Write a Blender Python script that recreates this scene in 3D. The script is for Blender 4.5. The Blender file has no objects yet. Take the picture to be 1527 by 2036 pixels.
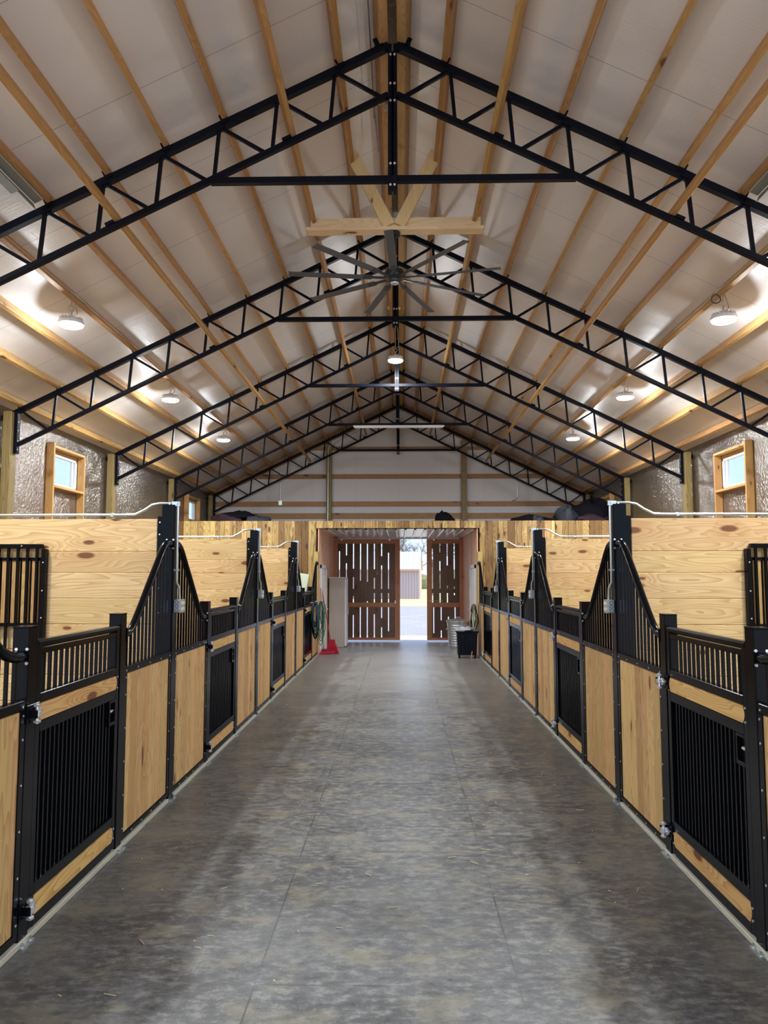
import bpy, math, random
from mathutils import Vector, Matrix
random.seed(11)
SC = bpy.context.scene
COL = SC.collection
PI = math.pi

# ------------------------------------------------------------------ camera
F_PX, PITCH, YAW = 1505.87, 0.0819, 0.0220
CX, CH = 0.0657, 1.8137
fwd = Vector((-math.sin(YAW)*math.cos(PITCH), math.cos(YAW)*math.cos(PITCH), math.sin(PITCH)))
rgt = Vector((math.cos(YAW), math.sin(YAW), 0.0))
upv = rgt.cross(fwd)
cam_d = bpy.data.cameras.new('camera')
cam_d.sensor_fit = 'HORIZONTAL'; cam_d.sensor_width = 36.0
cam_d.lens = 36.0*F_PX/1527.0
cam_d.clip_start = 0.05; cam_d.clip_end = 600
cam = bpy.data.objects.new('camera', cam_d); COL.objects.link(cam)
m = Matrix((rgt, upv, -fwd)).transposed().to_4x4()
m.translation = Vector((CX, 0.0, CH))
cam.matrix_world = m
SC.camera = cam

# ------------------------------------------------------------------ world, sun, exposure
SC.view_settings.view_transform = 'Standard'
SC.view_settings.look = 'None'
SC.view_settings.gamma = 1.0
SC.view_settings.use_curve_mapping = False
SC.view_settings.exposure = 0.84
try:
    SC.cycles.use_denoising = True
    SC.cycles.max_bounces = 10
    SC.cycles.diffuse_bounces = 6
    SC.cycles.glossy_bounces = 4
    SC.cycles.sample_clamp_indirect = 6.0
except Exception:
    pass
W = bpy.data.worlds.new('sky'); SC.world = W; W.use_nodes = True
nt = W.node_tree; nt.nodes.clear()
wo = nt.nodes.new('ShaderNodeOutputWorld'); bg = nt.nodes.new('ShaderNodeBackground')
tc = nt.nodes.new('ShaderNodeTexCoord'); sx = nt.nodes.new('ShaderNodeSeparateXYZ'); rp = nt.nodes.new('ShaderNodeValToRGB')
rp.color_ramp.elements[0].position = 0.0; rp.color_ramp.elements[0].color = (0.60, 0.76, 1.0, 1)
rp.color_ramp.elements[1].position = 0.55; rp.color_ramp.elements[1].color = (0.42, 0.62, 1.0, 1)
nt.links.new(tc.outputs['Generated'], sx.inputs[0]); nt.links.new(sx.outputs[2], rp.inputs[0])
nt.links.new(rp.outputs[0], bg.inputs[0]); nt.links.new(bg.outputs[0], wo.inputs[0])
bg.inputs[1].default_value = 0.92
sun_d = bpy.data.lights.new('sun', 'SUN'); sun_d.energy = 3.1; sun_d.angle = math.radians(0.6); sun_d.color = (1.0, 0.93, 0.84)
sun = bpy.data.objects.new('sun', sun_d); COL.objects.link(sun)
sd = Vector((-math.cos(math.radians(50)), 0.06, -math.sin(math.radians(50))))
sun.rotation_euler = sd.to_track_quat('-Z', 'Y').to_euler()
LAMP_W = 58.0
LAMP_P = 24.0
LAMP_COL = (0.90, 0.955, 1.0)

# ------------------------------------------------------------------ helpers
def tag(o, label=None, cat=None, group=None, kind=None):
    if label: o['label'] = label
    if cat: o['category'] = cat
    if group: o['group'] = group
    if kind: o['kind'] = kind
    return o

def empty(name, loc=(0, 0, 0), rz=0.0):
    o = bpy.data.objects.new(name, None); COL.objects.link(o)
    o.location = loc; o.rotation_euler = (0, 0, rz); o.empty_display_size = 0.1
    return o

def kids(o): return list(o.children)
def copy_tree(o, parent=None):
    c = o.copy(); COL.objects.link(c)
    if parent is not None:
        c.parent = parent; c.matrix_parent_inverse = Matrix()
    for ch in kids(o): copy_tree(ch, c)
    return c

class MB:
    """collects shapes into one mesh"""
    def __init__(s): s.v = []; s.f = []; s.b = []; s.sm = []
    def add(s, vs, fs, brd=0.0, smooth=False):
        n = len(s.v); s.v += [tuple(p) for p in vs]
        for f in fs: s.f.append([i+n for i in f]); s.b.append(brd); s.sm.append(smooth)
        return s
    def box(s, x0, x1, y0, y1, z0, z1, brd=0.0, bev=0.0):
        if x0 > x1: x0, x1 = x1, x0
        if y0 > y1: y0, y1 = y1, y0
        if z0 > z1: z0, z1 = z1, z0
        c = Vector(((x0+x1)/2, (y0+y1)/2, (z0+z1)/2))
        return s.obox(c, Vector((1, 0, 0)), Vector((0, 1, 0)), Vector((0, 0, 1)), x1-x0, y1-y0, z1-z0, brd, bev)
    def obox(s, c, ax, ay, az, sx_, sy_, sz_, brd=0.0, bev=0.0):
        hx, hy, hz = sx_/2, sy_/2, sz_/2
        if bev <= 0 or min(hx, hy, hz) <= bev:
            vs = [c+ax*(hx*i)+ay*(hy*j)+az*(hz*k) for i in (-1, 1) for j in (-1, 1) for k in (-1, 1)]
            fs = [(0, 1, 3, 2), (4, 6, 7, 5), (0, 4, 5, 1), (2, 3, 7, 6), (0, 2, 6, 4), (1, 5, 7, 3)]
            return s.add(vs, fs, brd)
        # chamfered box : 24 verts
        idx = {}; vs = []
        for i in (-1, 1):
            for j in (-1, 1):
                for k in (-1, 1):
                    for a in range(3):
                        q = [hx-bev, hy-bev, hz-bev]; q[a] += bev
                        idx[(i, j, k, a)] = len(vs); vs.append(c+ax*(q[0]*i)+ay*(q[1]*j)+az*(q[2]*k))
        fs = []
        cyc = [(-1, -1), (1, -1), (1, 1), (-1, 1)]
        def key(a, sgn, u, w_):
            t = [0, 0, 0]; t[a] = sgn; t[(a+1) % 3] = u; t[(a+2) % 3] = w_
            return tuple(t)
        for a in range(3):
            for sg in (-1, 1):
                q = [idx[key(a, sg, u, w_)+(a,)] for u, w_ in cyc]
                fs.append(q if sg > 0 else q[::-1])
        for a in range(3):
            b, d = (a+1) % 3, (a+2) % 3
            for u in (-1, 1):
                for w_ in (-1, 1):
                    k0 = [0, 0, 0]; k0[b] = u; k0[d] = w_; k1 = k0[:]; k0[a] = -1; k1[a] = 1
                    k0 = tuple(k0); k1 = tuple(k1)
                    q = [idx[k0+(b,)], idx[k1+(b,)], idx[k1+(d,)], idx[k0+(d,)]]
                    fs.append(q if u*w_ < 0 else q[::-1])
        for i in (-1, 1):
            for j in (-1, 1):
                for k in (-1, 1):
                    q = [idx[(i, j, k, 0)], idx[(i, j, k, 1)], idx[(i, j, k, 2)]]
                    fs.append(q if i*j*k > 0 else q[::-1])
        return s.add(vs, fs, brd)
    def beam(s, p0, p1, w, h, up=(0, 0, 1), brd=0.0, bev=0.0):
        p0 = Vector(p0); p1 = Vector(p1); d = (p1-p0); L = d.length; d.normalize()
        u = Vector(up); u = (u-d*u.dot(d)).normalized(); r = d.cross(u)
        return s.obox((p0+p1)/2, r, d, u, w, L, h, brd, bev)
    def tube(s, pts, r, n=8, brd=0.0, cap=True, closed=False):
        pts = [Vector(p) for p in pts]; m_ = len(pts)
        rr = r if isinstance(r, (list, tuple)) else [r]*m_
        T = []
        for i in range(m_):
            if closed: t = pts[(i+1) % m_]-pts[i-1]
            else: t = pts[min(i+1, m_-1)]-pts[max(i-1, 0)]
            T.append(t.normalized())
        a = Vector((0, 0, 1)) if abs(T[0].z) < .9 else Vector((1, 0, 0))
        u = (a-T[0]*a.dot(T[0])).normalized(); vs = []
        for i in range(m_):
            u = (u-T[i]*u.dot(T[i])).normalized(); w_ = T[i].cross(u)
            for k in range(n):
                an = 2*PI*k/n; vs.append(pts[i]+(u*math.cos(an)+w_*math.sin(an))*rr[i])
        fs = []
        for i in range(m_ if closed else m_-1):
            j = (i+1) % m_
            for k in range(n):
                fs.append((i*n+k, i*n+(k+1) % n, j*n+(k+1) % n, j*n+k))
        if cap and not closed:
            fs.append(tuple(range(n))[::-1]); fs.append(tuple((m_-1)*n+k for k in range(n)))
        return s.add(vs, fs, brd, n > 4)
    def cyl(s, p0, p1, r, n=12, brd=0.0): return s.tube([p0, p1], r, n, brd)
    def lathe(s, prof, c=(0, 0, 0), n=28, brd=0.0):
        vs = []; c = Vector(c)
        for r, z in prof:
            for k in range(n):
                a = 2*PI*k/n; vs.append(c+Vector((r*math.cos(a), r*math.sin(a), z)))
        fs = []
        for i in range(len(prof)-1):
            for k in range(n):
                fs.append((i*n+k, i*n+(k+1) % n, (i+1)*n+(k+1) % n, (i+1)*n+k))
        fs.append(tuple(range(n))[::-1]); fs.append(tuple((len(prof)-1)*n+k for k in range(n)))
        return s.add(vs, fs, brd, True)
    def prism(s, poly, off, brd=0.0):
        """poly: list of 3-D points, extruded by vector off"""
        n = len(poly); off = Vector(off); a = [Vector(p) for p in poly]; vs = a+[p+off for p in a]
        fs = [tuple(range(n))[::-1], tuple(range(n, 2*n))]+[(i, (i+1) % n, n+(i+1) % n, n+i) for i in range(n)]
        return s.add(vs, fs, brd)
    def build(s, name, mat, parent=None, loc=None):
        me = bpy.data.meshes.new(name); me.from_pydata(s.v, [], s.f); me.update()
        at = me.attributes.new('brd', 'FLOAT', 'FACE'); at.data.foreach_set('value', s.b)
        me.polygons.foreach_set('use_smooth', s.sm)
        me.materials.append(mat)
        o = bpy.data.objects.new(name, me); COL.objects.link(o)
        if parent is not None: o.parent = parent
        if loc is not None: o.location = loc
        # outward normals
        import bmesh
        bm = bmesh.new(); bm.from_mesh(me); bmesh.ops.recalc_face_normals(bm, faces=bm.faces); bm.to_mesh(me); bm.free()
        if any(s.sm):
            try: me.set_sharp_from_angle(angle=math.radians(40))
            except Exception: pass
        return o

def catmull(P, n=6):
    P = [Vector(p) for p in P]; Q = [P[0]*2-P[1]]+P+[P[-1]*2-P[-2]]; out = []
    for i in range(1, len(Q)-2):
        a, b, c, d = Q[i-1:i+3]
        for k in range(n):
            t = k/n
            out.append(.5*((2*b)+(c-a)*t+(2*a-5*b+4*c-d)*t*t+(3*b-a-3*c+d)*t**3))
    out.append(P[-1]); return out

# ------------------------------------------------------------------ materials
def new_mat(name):
    m_ = bpy.data.materials.new(name); m_.use_nodes = True
    n = m_.node_tree; b = n.nodes['Principled BSDF']; return m_, n, b
def srgb(r, g, b):
    f = lambda c: (c/255/12.92) if c/255 <= .04045 else ((c/255+.055)/1.055)**2.4
    return (f(r), f(g), f(b), 1)
def N(n, t, **kw):
    o = n.nodes.new(t)
    for k, v in kw.items(): setattr(o, k, v)
    return o
def mth(n, op, a, b=None, c=None, clamp=False):
    o = N(n, 'ShaderNodeMath', operation=op); o.use_clamp = clamp
    for i, x in enumerate((a, b, c)):
        if x is None: continue
        if isinstance(x, (int, float)): o.inputs[i].default_value = x
        else: n.links.new(x, o.inputs[i])
    return o.outputs[0]
def sstep(n, x, lo, hi):
    o = N(n, 'ShaderNodeMapRange', interpolation_type='SMOOTHSTEP'); n.links.new(x, o.inputs[0])
    o.inputs[1].default_value = lo; o.inputs[2].default_value = hi; return o.outputs[0]
def mixc(n, f, a, b, mode='MIX'):
    o = N(n, 'ShaderNodeMix', data_type='RGBA', blend_type=mode)
    if isinstance(f, (int, float)): o.inputs[0].default_value = f
    else: n.links.new(f, o.inputs[0])
    for i, x in ((6, a), (7, b)):
        if isinstance(x, tuple): o.inputs[i].default_value = x
        else: n.links.new(x, o.inputs[i])
    return o.outputs[2]
def noise(n, vec, scale, detail=3, rough=.5):
    o = N(n, 'ShaderNodeTexNoise'); o.inputs['Scale'].default_value = scale
    o.inputs['Detail'].default_value = detail; o.inputs['Roughness'].default_value = rough
    if vec is not None: n.links.new(vec, o.inputs['Vector'])
    return o.outputs['Fac']
def bump(n, b, h, strength, dist=.01):
    o = N(n, 'ShaderNodeBump'); o.inputs['Strength'].default_value = strength; o.inputs['Distance'].default_value = dist
    n.links.new(h, o.inputs['Height']); n.links.new(o.outputs[0], b.inputs['Normal'])

def plain(name, col, rough=.5, metal=0.0, bmp=0.0, bscale=200, spec=None, var=0.0):
    m_, n, b = new_mat(name)
    b.inputs['Base Color'].default_value = col; b.inputs['Roughness'].default_value = rough; b.inputs['Metallic'].default_value = metal
    if spec is not None: b.inputs['Specular IOR Level'].default_value = spec
    t = N(n, 'ShaderNodeTexCoord').outputs['Object']
    h = noise(n, t, bscale, 2)
    if bmp: bump(n, b, h, bmp)
    if var:
        h2 = noise(n, t, 6, 3)
        c2 = tuple(min(1, c*(1+var)) for c in col[:3])+(1,); c1 = tuple(c*(1-var) for c in col[:3])+(1,)
        n.links.new(mixc(n, h2, c1, c2), b.inputs['Base Color'])
    return m_

def wood(name, axis, light, dark, knotc=(92, 48, 22), grain=.55, knots=.45, vary=.18, rough=.55, tone=0.0, streak=0.0):
    """procedural pine: axis is the way the grain runs in object space"""
    m_, n, b = new_mat(name)
    tx = N(n, 'ShaderNodeTexCoord').outputs['Object']
    at = N(n, 'ShaderNodeAttribute', attribute_name='brd').outputs['Fac']
    oi = N(n, 'ShaderNodeObjectInfo').outputs['Random']
    seed = mth(n, 'ADD', mth(n, 'MULTIPLY', at, 37.0), mth(n, 'MULTIPLY', oi, 91.0))
    sp = N(n, 'ShaderNodeSeparateXYZ'); n.links.new(tx, sp.inputs[0])
    L = sp.outputs[axis]; A = sp.outputs[(axis+1) % 3]; B = sp.outputs[(axis+2) % 3]
    L = mth(n, 'ADD', L, seed)
    def comb(a, b_, c):
        o = N(n, 'ShaderNodeCombineXYZ')
        for i, x in enumerate((a, b_, c)):
            if isinstance(x, float): o.inputs[i].default_value = x
            else: n.links.new(x, o.inputs[i])
        return o.outputs[0]
    # knots
    AB = mth(n, 'MULTIPLY', mth(n, 'ADD', A, B), 4.6)
    kv = comb(mth(n, 'MULTIPLY', L, 1.7), AB, 0.0)
    vo = N(n, 'ShaderNodeTexVoronoi', voronoi_dimensions='2D'); vo.inputs['Scale'].default_value = 1.0; n.links.new(kv, vo.inputs['Vector'])
    sc = N(n, 'ShaderNodeSeparateColor'); n.links.new(vo.outputs['Color'], sc.inputs[0])
    has = mth(n, 'LESS_THAN', sc.outputs[0], knots)
    dist = vo.outputs['Distance']
    size = mth(n, 'MULTIPLY_ADD', sc.outputs[1], .09, .05)
    dn = mth(n, 'DIVIDE', dist, size)
    kfall = mth(n, 'MULTIPLY', has, mth(n, 'SUBTRACT', 1.0, sstep(n, dn, .4, 5.0)))
    kmask = mth(n, 'MULTIPLY', has, mth(n, 'SUBTRACT', 1.0, sstep(n, dn, .65, 1.15)))
    # flowing grain : contour lines of a long soft noise, wrapped around the knots
    gv = comb(mth(n, 'MULTIPLY', L, .55), mth(n, 'MULTIPLY', A, 5.0), mth(n, 'MULTIPLY', B, 5.0))
    low = noise(n, gv, 1.0, 2.0, .45)
    low = mth(n, 'ADD', low, mth(n, 'MULTIPLY', kfall, .11))
    ring = mth(n, 'FRACT', mth(n, 'MULTIPLY', low, 24.0))
    ring = mth(n, 'POWER', ring, 1.7)
    fv = comb(mth(n, 'MULTIPLY', L, 3.0), mth(n, 'MULTIPLY', A, 120.0), mth(n, 'MULTIPLY', B, 120.0))
    fine = noise(n, fv, 1.0, 2.0, .6)
    g = mth(n, 'ADD', mth(n, 'MULTIPLY', ring, grain), mth(n, 'MULTIPLY', mth(n, 'SUBTRACT', fine, .5), .45), clamp=True)
    col = mixc(n, g, srgb(*light), srgb(*dark))
    # tone per board
    wn = N(n, 'ShaderNodeTexWhiteNoise', noise_dimensions='1D'); n.links.new(seed, wn.inputs['W'])
    hv = N(n, 'ShaderNodeHueSaturation'); n.links.new(col, hv.inputs['Color'])
    n.links.new(mth(n, 'MULTIPLY_ADD', wn.outputs['Value'], 2*vary, 1.0-vary), hv.inputs['Value'])
    s2 = N(n, 'ShaderNodeSeparateColor'); n.links.new(wn.outputs['Color'], s2.inputs[0])
    n.links.new(mth(n, 'MULTIPLY_ADD', s2.outputs[1], .016, .492), hv.inputs['Hue'])
    col = hv.outputs[0]
    if tone:
        col = mixc(n, mth(n, 'MULTIPLY', mth(n, 'POWER', s2.outputs[2], 2.5), tone), col, srgb(*dark))
    if streak:
        sv = comb(mth(n, 'MULTIPLY', L, .9), mth(n, 'MULTIPLY', A, 11.0), mth(n, 'MULTIPLY', B, 11.0))
        st = sstep(n, noise(n, sv, 1.0, 3.0, .6), .56, .72)
        col = mixc(n, mth(n, 'MULTIPLY', st, streak), col, srgb(*knotc))
    col = mixc(n, mth(n, 'MULTIPLY', kfall, .30), col, srgb(*dark))
    kr = mth(n, 'FRACT', mth(n, 'MULTIPLY', dn, 3.0))
    kc = mixc(n, mth(n, 'MULTIPLY', kr, .6), srgb(*knotc), srgb(*[int(c*.55) for c in knotc]))
    col = mixc(n, mth(n, 'MULTIPLY', kmask, .9), col, kc)
    n.links.new(col, b.inputs['Base Color'])
    b.inputs['Roughness'].default_value = rough
    bump(n, b, g, .25, .0015)
    return m_

M = {}
M['black'] = plain('black_powder_coated_steel', (.0035, .004, .006, 1), .17, 0, spec=.13)
M['truss'] = plain('dark_painted_truss_steel', (.004, .005, .010, 1), .45, 0, spec=.10)
M['sheet'] = plain('black_sheet', (.004, .0045, .006, 1), .42, spec=.2)
M['galv'] = plain('galvanised_steel', (.62, .66, .66, 1), .30, .85, .06, 40, var=.15)
M['galvd'] = plain('dull_galvanised_steel', (.30, .34, .34, 1), .5, .5, .06, 40, var=.15)
M['conduit'] = plain('zinc_conduit', (.56, .60, .58, 1), .36, .7)
M['screw'] = plain('zinc_screw', (.85, .86, .88, 1), .25, .7)
M['white_plastic'] = plain('white_plastic', (.80, .80, .80, 1), .35)
M['white_paint'] = plain('white_paint', (.78, .78, .80, 1), .4)
M['fan'] = plain('charcoal_fan_blade', (.075, .082, .095, 1), .35)
M['fanhub'] = plain('dark_fan_motor', (.02, .022, .026, 1), .35)
M['part'] = wood('pale_pine_partition', 0, (238, 205, 148), (190, 136, 72), (124, 62, 30), .62, .60, .07, tone=.25)
M['panel'] = wood('honey_pine_panel', 2, (218, 180, 122), (160, 108, 54), (112, 56, 28), .62, .30, .15, tone=.4)
M['plank'] = wood('pine_door_plank', 1, (220, 178, 112), (164, 110, 50), (118, 60, 28), .7, .3, .06)
M['tack'] = wood('rough_cypress_boards', 2, (222, 186, 118), (104, 66, 28), (60, 32, 14), .8, .45, .22, tone=.95, streak=.8)
M['purlin'] = wood('pine_purlin', 1, (190, 148, 92), (146, 102, 54), (100, 58, 28), .5, .2, .10)
M['girt'] = wood('brown_pine_girt', 0, (176, 130, 82), (120, 80, 46), (70, 40, 22), .5, .3, .10)
M['beamx'] = wood('pale_pine_beam', 0, (246, 222, 176), (216, 176, 122), (120, 70, 40), .45, .3, .05)
M['beamz'] = wood('pale_pine_strut', 2, (240, 212, 160), (206, 162, 104), (120, 70, 40), .45, .3, .05)
M['pole'] = wood('treated_green_pole', 2, (150, 128, 78), (84, 70, 38), (56, 44, 22), .6, .25, .10)
M['stud'] = wood('pine_stud', 2, (206, 160, 96), (160, 112, 56), (110, 60, 28), .5, .3, .08)
M['studx'] = wood('pine_stud_level', 1, (206, 160, 96), (160, 112, 56), (110, 60, 28), .5, .3, .08)
M['studpost'] = wood('yellow_green_post', 2, (196, 172, 100), (150, 122, 60), (90, 66, 30), .5, .2, .05)
M['passage'] = wood('pink_cedar_boards', 2, (244, 200, 168), (198, 140, 104), (110, 60, 36), .6, .3, .14, tone=.5)
M['doorframe'] = wood('stained_door_frame', 2, (196, 132, 92), (168, 104, 66), (90, 46, 26), .4, .1, .05)
M['doorframex'] = wood('stained_door_rail', 0, (196, 132, 92), (168, 104, 66), (90, 46, 26), .4, .1, .05)
M['doorboard'] = wood('dark_oak_door_board', 2, (128, 98, 78), (82, 60, 46), (52, 36, 28), .6, .35, .18, tone=.5)
M['sill'] = wood('weathered_sill', 1, (196, 192, 172), (158, 152, 132), (110, 90, 60), .4, .1, .08)
M['stallback'] = wood('stall_back_boards', 1, (226, 190, 132), (190, 142, 82), (120, 66, 34), .45, .3, .09)
M['red'] = plain('red_plastic', srgb(180, 20, 50), .35)
M['redstick'] = plain('red_metal_stick', srgb(150, 50, 50), .4)
M['stick'] = plain('wooden_stick', srgb(196, 150, 110), .5)
M['green'] = plain('green_nylon', srgb(20, 92, 78), .6)
M['greenl'] = plain('olive_rope', srgb(104, 124, 78), .7)
M['navy'] = plain('navy_nylon', srgb(22, 40, 72), .6)
M['ropet'] = plain('tan_rope', srgb(176, 160, 120), .8, 0, .4, 300)
M['ropep'] = plain('plum_rope', srgb(96, 30, 76), .7)
M['straw'] = plain('dry_straw', srgb(214, 192, 140), .8)
M['brass'] = plain('brass_snap', srgb(200, 165, 100), .3, .7)
M['toteblk'] = plain('black_tote_plastic', (.006, .008, .016, 1), .35, spec=.2)
M['cloth_grey'] = plain('grey_cloth', srgb(176, 180, 190), .8, 0, .4, 60, var=.3)
M['cloth_blk'] = plain('black_cloth', (.005, .005, .008, 1), .8, 0, .4, 60, spec=.1)
M['cloth_plum'] = plain('plum_cloth', srgb(46, 18, 32), .8, 0, .4, 60)
M['cloth_teal'] = plain('slate_cloth', srgb(44, 50, 58), .7, 0, .4, 60, var=.3)
M['cabgrey'] = plain('putty_plastic', srgb(186, 178, 168), .5)
M['cabwhite'] = plain('light_door_plastic', srgb(232, 234, 242), .45)
M['mint'] = plain('pale_mint_plastic', srgb(214, 226, 200), .5)

def insulation(name, base):
    m_, n, b = new_mat(name)
    tx = N(n, 'ShaderNodeTexCoord').outputs['Object']
    sp = N(n, 'ShaderNodeSeparateXYZ'); n.links.new(tx, sp.inputs[0])
    # woven scrim crinkle, mostly across the sheet
    mp = N(n, 'ShaderNodeMapping'); mp.inputs['Scale'].default_value = (60, 6, 60); n.links.new(tx, mp.inputs[0])
    h1 = noise(n, mp.outputs[0], 1.0, 2)
    mp2 = N(n, 'ShaderNodeMapping'); mp2.inputs['Scale'].default_value = (5, 50, 5); n.links.new(tx, mp2.inputs[0])
    h2 = noise(n, mp2.outputs[0], 1.0, 2)
    h3 = noise(n, tx, 1.6, 2)
    h = mth(n, 'ADD', mth(n, 'ADD', mth(n, 'MULTIPLY', h1, .5), mth(n, 'MULTIPLY', h2, .6)), mth(n, 'MULTIPLY', h3, 6.0))
    bump(n, b, h, .45, .006)
    # sheet joints every 1.22 m
    fr = mth(n, 'FRACT', mth(n, 'DIVIDE', mth(n, 'ADD', sp.outputs[1], 50.35), 1.22))
    ln = mth(n, 'LESS_THAN', fr, .006)
    big = noise(n, tx, .9, 3)
    c = mixc(n, big, srgb(*[int(v*.95) for v in base]), srgb(*base))
    c = mixc(n, mth(n, 'MULTIPLY', ln, .55), c, srgb(96, 92, 90))
    n.links.new(c, b.inputs['Base Color'])
    b.inputs['Roughness'].default_value = .42
    b.inputs['Metallic'].default_value = .08
    return m_
M['insul'] = insulation('white_scrim_insulation', (236, 232, 230))
def gable_ins():
    m_, n, b = new_mat('white_gable_insulation')
    tx = N(n, 'ShaderNodeTexCoord').outputs['Object']
    sp = N(n, 'ShaderNodeSeparateXYZ'); n.links.new(tx, sp.inputs[0])
    fr = mth(n, 'FRACT', mth(n, 'DIVIDE', mth(n, 'ADD', sp.outputs[0], 50.02), 1.22)); ln = mth(n, 'LESS_THAN', fr, .006)
    c = mixc(n, mth(n, 'MULTIPLY', ln, .3), srgb(216, 212, 210), srgb(120, 116, 112)); n.links.new(c, b.inputs['Base Color'])
    b.inputs['Roughness'].default_value = .5; bump(n, b, noise(n, tx, 2.5, 3), .4, .03)
    return m_
M['gable'] = gable_ins()
def foil():
    m_, n, b = new_mat('crinkled_foil')
    tx = N(n, 'ShaderNodeTexCoord').outputs['Object']
    vo = N(n, 'ShaderNodeTexVoronoi'); vo.inputs['Scale'].default_value = 22; n.links.new(tx, vo.inputs['Vector'])
    h = mth(n, 'ADD', mth(n, 'MULTIPLY', noise(n, tx, 30, 4, .65), 1.0), mth(n, 'MULTIPLY', vo.outputs['Distance'], .5))
    h = mth(n, 'ADD', h, mth(n, 'MULTIPLY', noise(n, tx, 2.2, 2), 2.5))
    bump(n, b, h, .9, .022)
    c = mixc(n, noise(n, tx, 1.3, 3), srgb(150, 142, 134), srgb(196, 190, 184)); n.links.new(c, b.inputs['Base Color'])
    b.inputs['Metallic'].default_value = .95; b.inputs['Roughness'].default_value = .22
    return m_
M['foil'] = foil()
def concrete():
    m_, n, b = new_mat('stained_concrete')
    tx = N(n, 'ShaderNodeTexCoord').outputs['Object']
    sp = N(n, 'ShaderNodeSeparateXYZ'); n.links.new(tx, sp.inputs[0])
    mp = N(n, 'ShaderNodeMapping'); mp.inputs['Scale'].default_value = (1.0, 1.6, 1); n.links.new(tx, mp.inputs[0])
    a = noise(n, mp.outputs[0], 1.1, 7, .68); d = noise(n, mp.outputs[0], 12.0, 8, .74); e = noise(n, tx, 60, 4, .7); g = noise(n, mp.outputs[0], 2.6, 7, .7)
    c = mixc(n, sstep(n, a, .30, .70), srgb(70, 71, 72), srgb(108, 108, 106))
    c = mixc(n, mth(n, 'MULTIPLY', sstep(n, d, .46, .64), .6), c, srgb(156, 154, 146))
    c = mixc(n, mth(n, 'MULTIPLY', sstep(n, d, .46, .34), .6), c, srgb(50, 51, 53))
    c = mixc(n, mth(n, 'MULTIPLY', sstep(n, g, .50, .64), .5), c, srgb(146, 138, 112))
    mp3 = N(n, 'ShaderNodeMapping'); mp3.inputs['Location'].default_value = (3.1, 8.2, 0); mp3.inputs['Scale'].default_value = (.8, 2.6, 1); n.links.new(tx, mp3.inputs[0])
    c = mixc(n, mth(n, 'MULTIPLY', sstep(n, noise(n, mp3.outputs[0], 2.2, 8, .75), .53, .70), .6), c, srgb(60, 62, 64))
    # daylight from the far doors painted in: paler towards far end and passage
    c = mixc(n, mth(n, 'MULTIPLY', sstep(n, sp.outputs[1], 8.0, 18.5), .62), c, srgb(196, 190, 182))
    # darker towards the stall fronts, with a ragged edge
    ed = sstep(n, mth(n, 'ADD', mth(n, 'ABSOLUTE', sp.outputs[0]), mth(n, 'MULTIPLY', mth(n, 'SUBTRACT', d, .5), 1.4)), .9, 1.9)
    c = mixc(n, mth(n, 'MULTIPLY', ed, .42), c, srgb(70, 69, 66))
    # pale scuffs and crumbs
    sc_ = sstep(n, noise(n, tx, 14, 8, .8), .60, .72)
    c = mixc(n, mth(n, 'MULTIPLY', sc_, .7), c, srgb(190, 176, 144))
    c = mixc(n, mth(n, 'MULTIPLY', sstep(n, e, .60, .72), .4), c, srgb(176, 172, 162))
    c = mixc(n, mth(n, 'MULTIPLY', sstep(n, noise(n, tx, 27, 3, .6), .64, .72), .5), c, srgb(52, 52, 52))
    # joints
    jx = mth(n, 'LESS_THAN', mth(n, 'ABSOLUTE', mth(n, 'SUBTRACT', mth(n, 'ABSOLUTE', sp.outputs[0]), .585)), .005)
    jy = mth(n, 'LESS_THAN', mth(n, 'FRACT', mth(n, 'DIVIDE', mth(n, 'ADD', sp.outputs[1], 30.73), 1.63)), .006)
    iny = mth(n, 'LESS_THAN', mth(n, 'ABSOLUTE', sp.outputs[0]), .585)
    j = mth(n, 'MAXIMUM', jx, mth(n, 'MULTIPLY', jy, iny))
    br = sstep(n, noise(n, tx, 3.0, 3), .35, .6)
    c = mixc(n, mth(n, 'MULTIPLY', mth(n, 'MULTIPLY', j, br), .7), c, srgb(48, 48, 46))
    n.links.new(c, b.inputs['Base Color'])
    r = mth(n, 'MULTIPLY_ADD', d, .35, .16); n.links.new(r, b.inputs['Roughness'])
    bump(n, b, mth(n, 'ADD', e, mth(n, 'MULTIPLY', d, 2.0)), .35, .004)
    return m_
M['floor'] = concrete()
M['stallfloor'] = plain('stall_mat', srgb(60, 52, 44), .9, 0, .6, 30, var=.3)
def ridged(name, c1, c2, axis, pitch, rough, metal=0.0):
    return plain(name, c1, rough, metal)
M['pmetal'] = plain('ribbed_liner_metal', (.86, .82, .80, 1), .25, .45)
def gravel():
    m_, n, b = new_mat('gravel')
    tx = N(n, 'ShaderNodeTexCoord').outputs['Object']
    c = mixc(n, noise(n, tx, .7, 6, .7), srgb(150, 146, 150), srgb(206, 202, 200)); c = mixc(n, sstep(n, noise(n, tx, 30, 3), .4, .7), c, srgb(120, 116, 118))
    n.links.new(c, b.inputs['Base Color']); b.inputs['Roughness'].default_value = .9; bump(n, b, noise(n, tx, 30, 3), .6, .03)
    return m_
M['gravel'] = gravel()
def grass():
    m_, n, b = new_mat('grass_field')
    tx = N(n, 'ShaderNodeTexCoord').outputs['Object']
    c = mixc(n, noise(n, tx, .5, 6, .7), srgb(168, 176, 120), srgb(204, 198, 160)); n.links.new(c, b.inputs['Base Color']); b.inputs['Roughness'].default_value = .9
    return m_
M['grass'] = grass()
M['apron'] = plain('pale_concrete', srgb(214, 206, 198), .8, 0, .3, 40, var=.06)
M['shedwall'] = plain('pinkish_metal_siding', srgb(196, 172, 176), .5)
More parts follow.
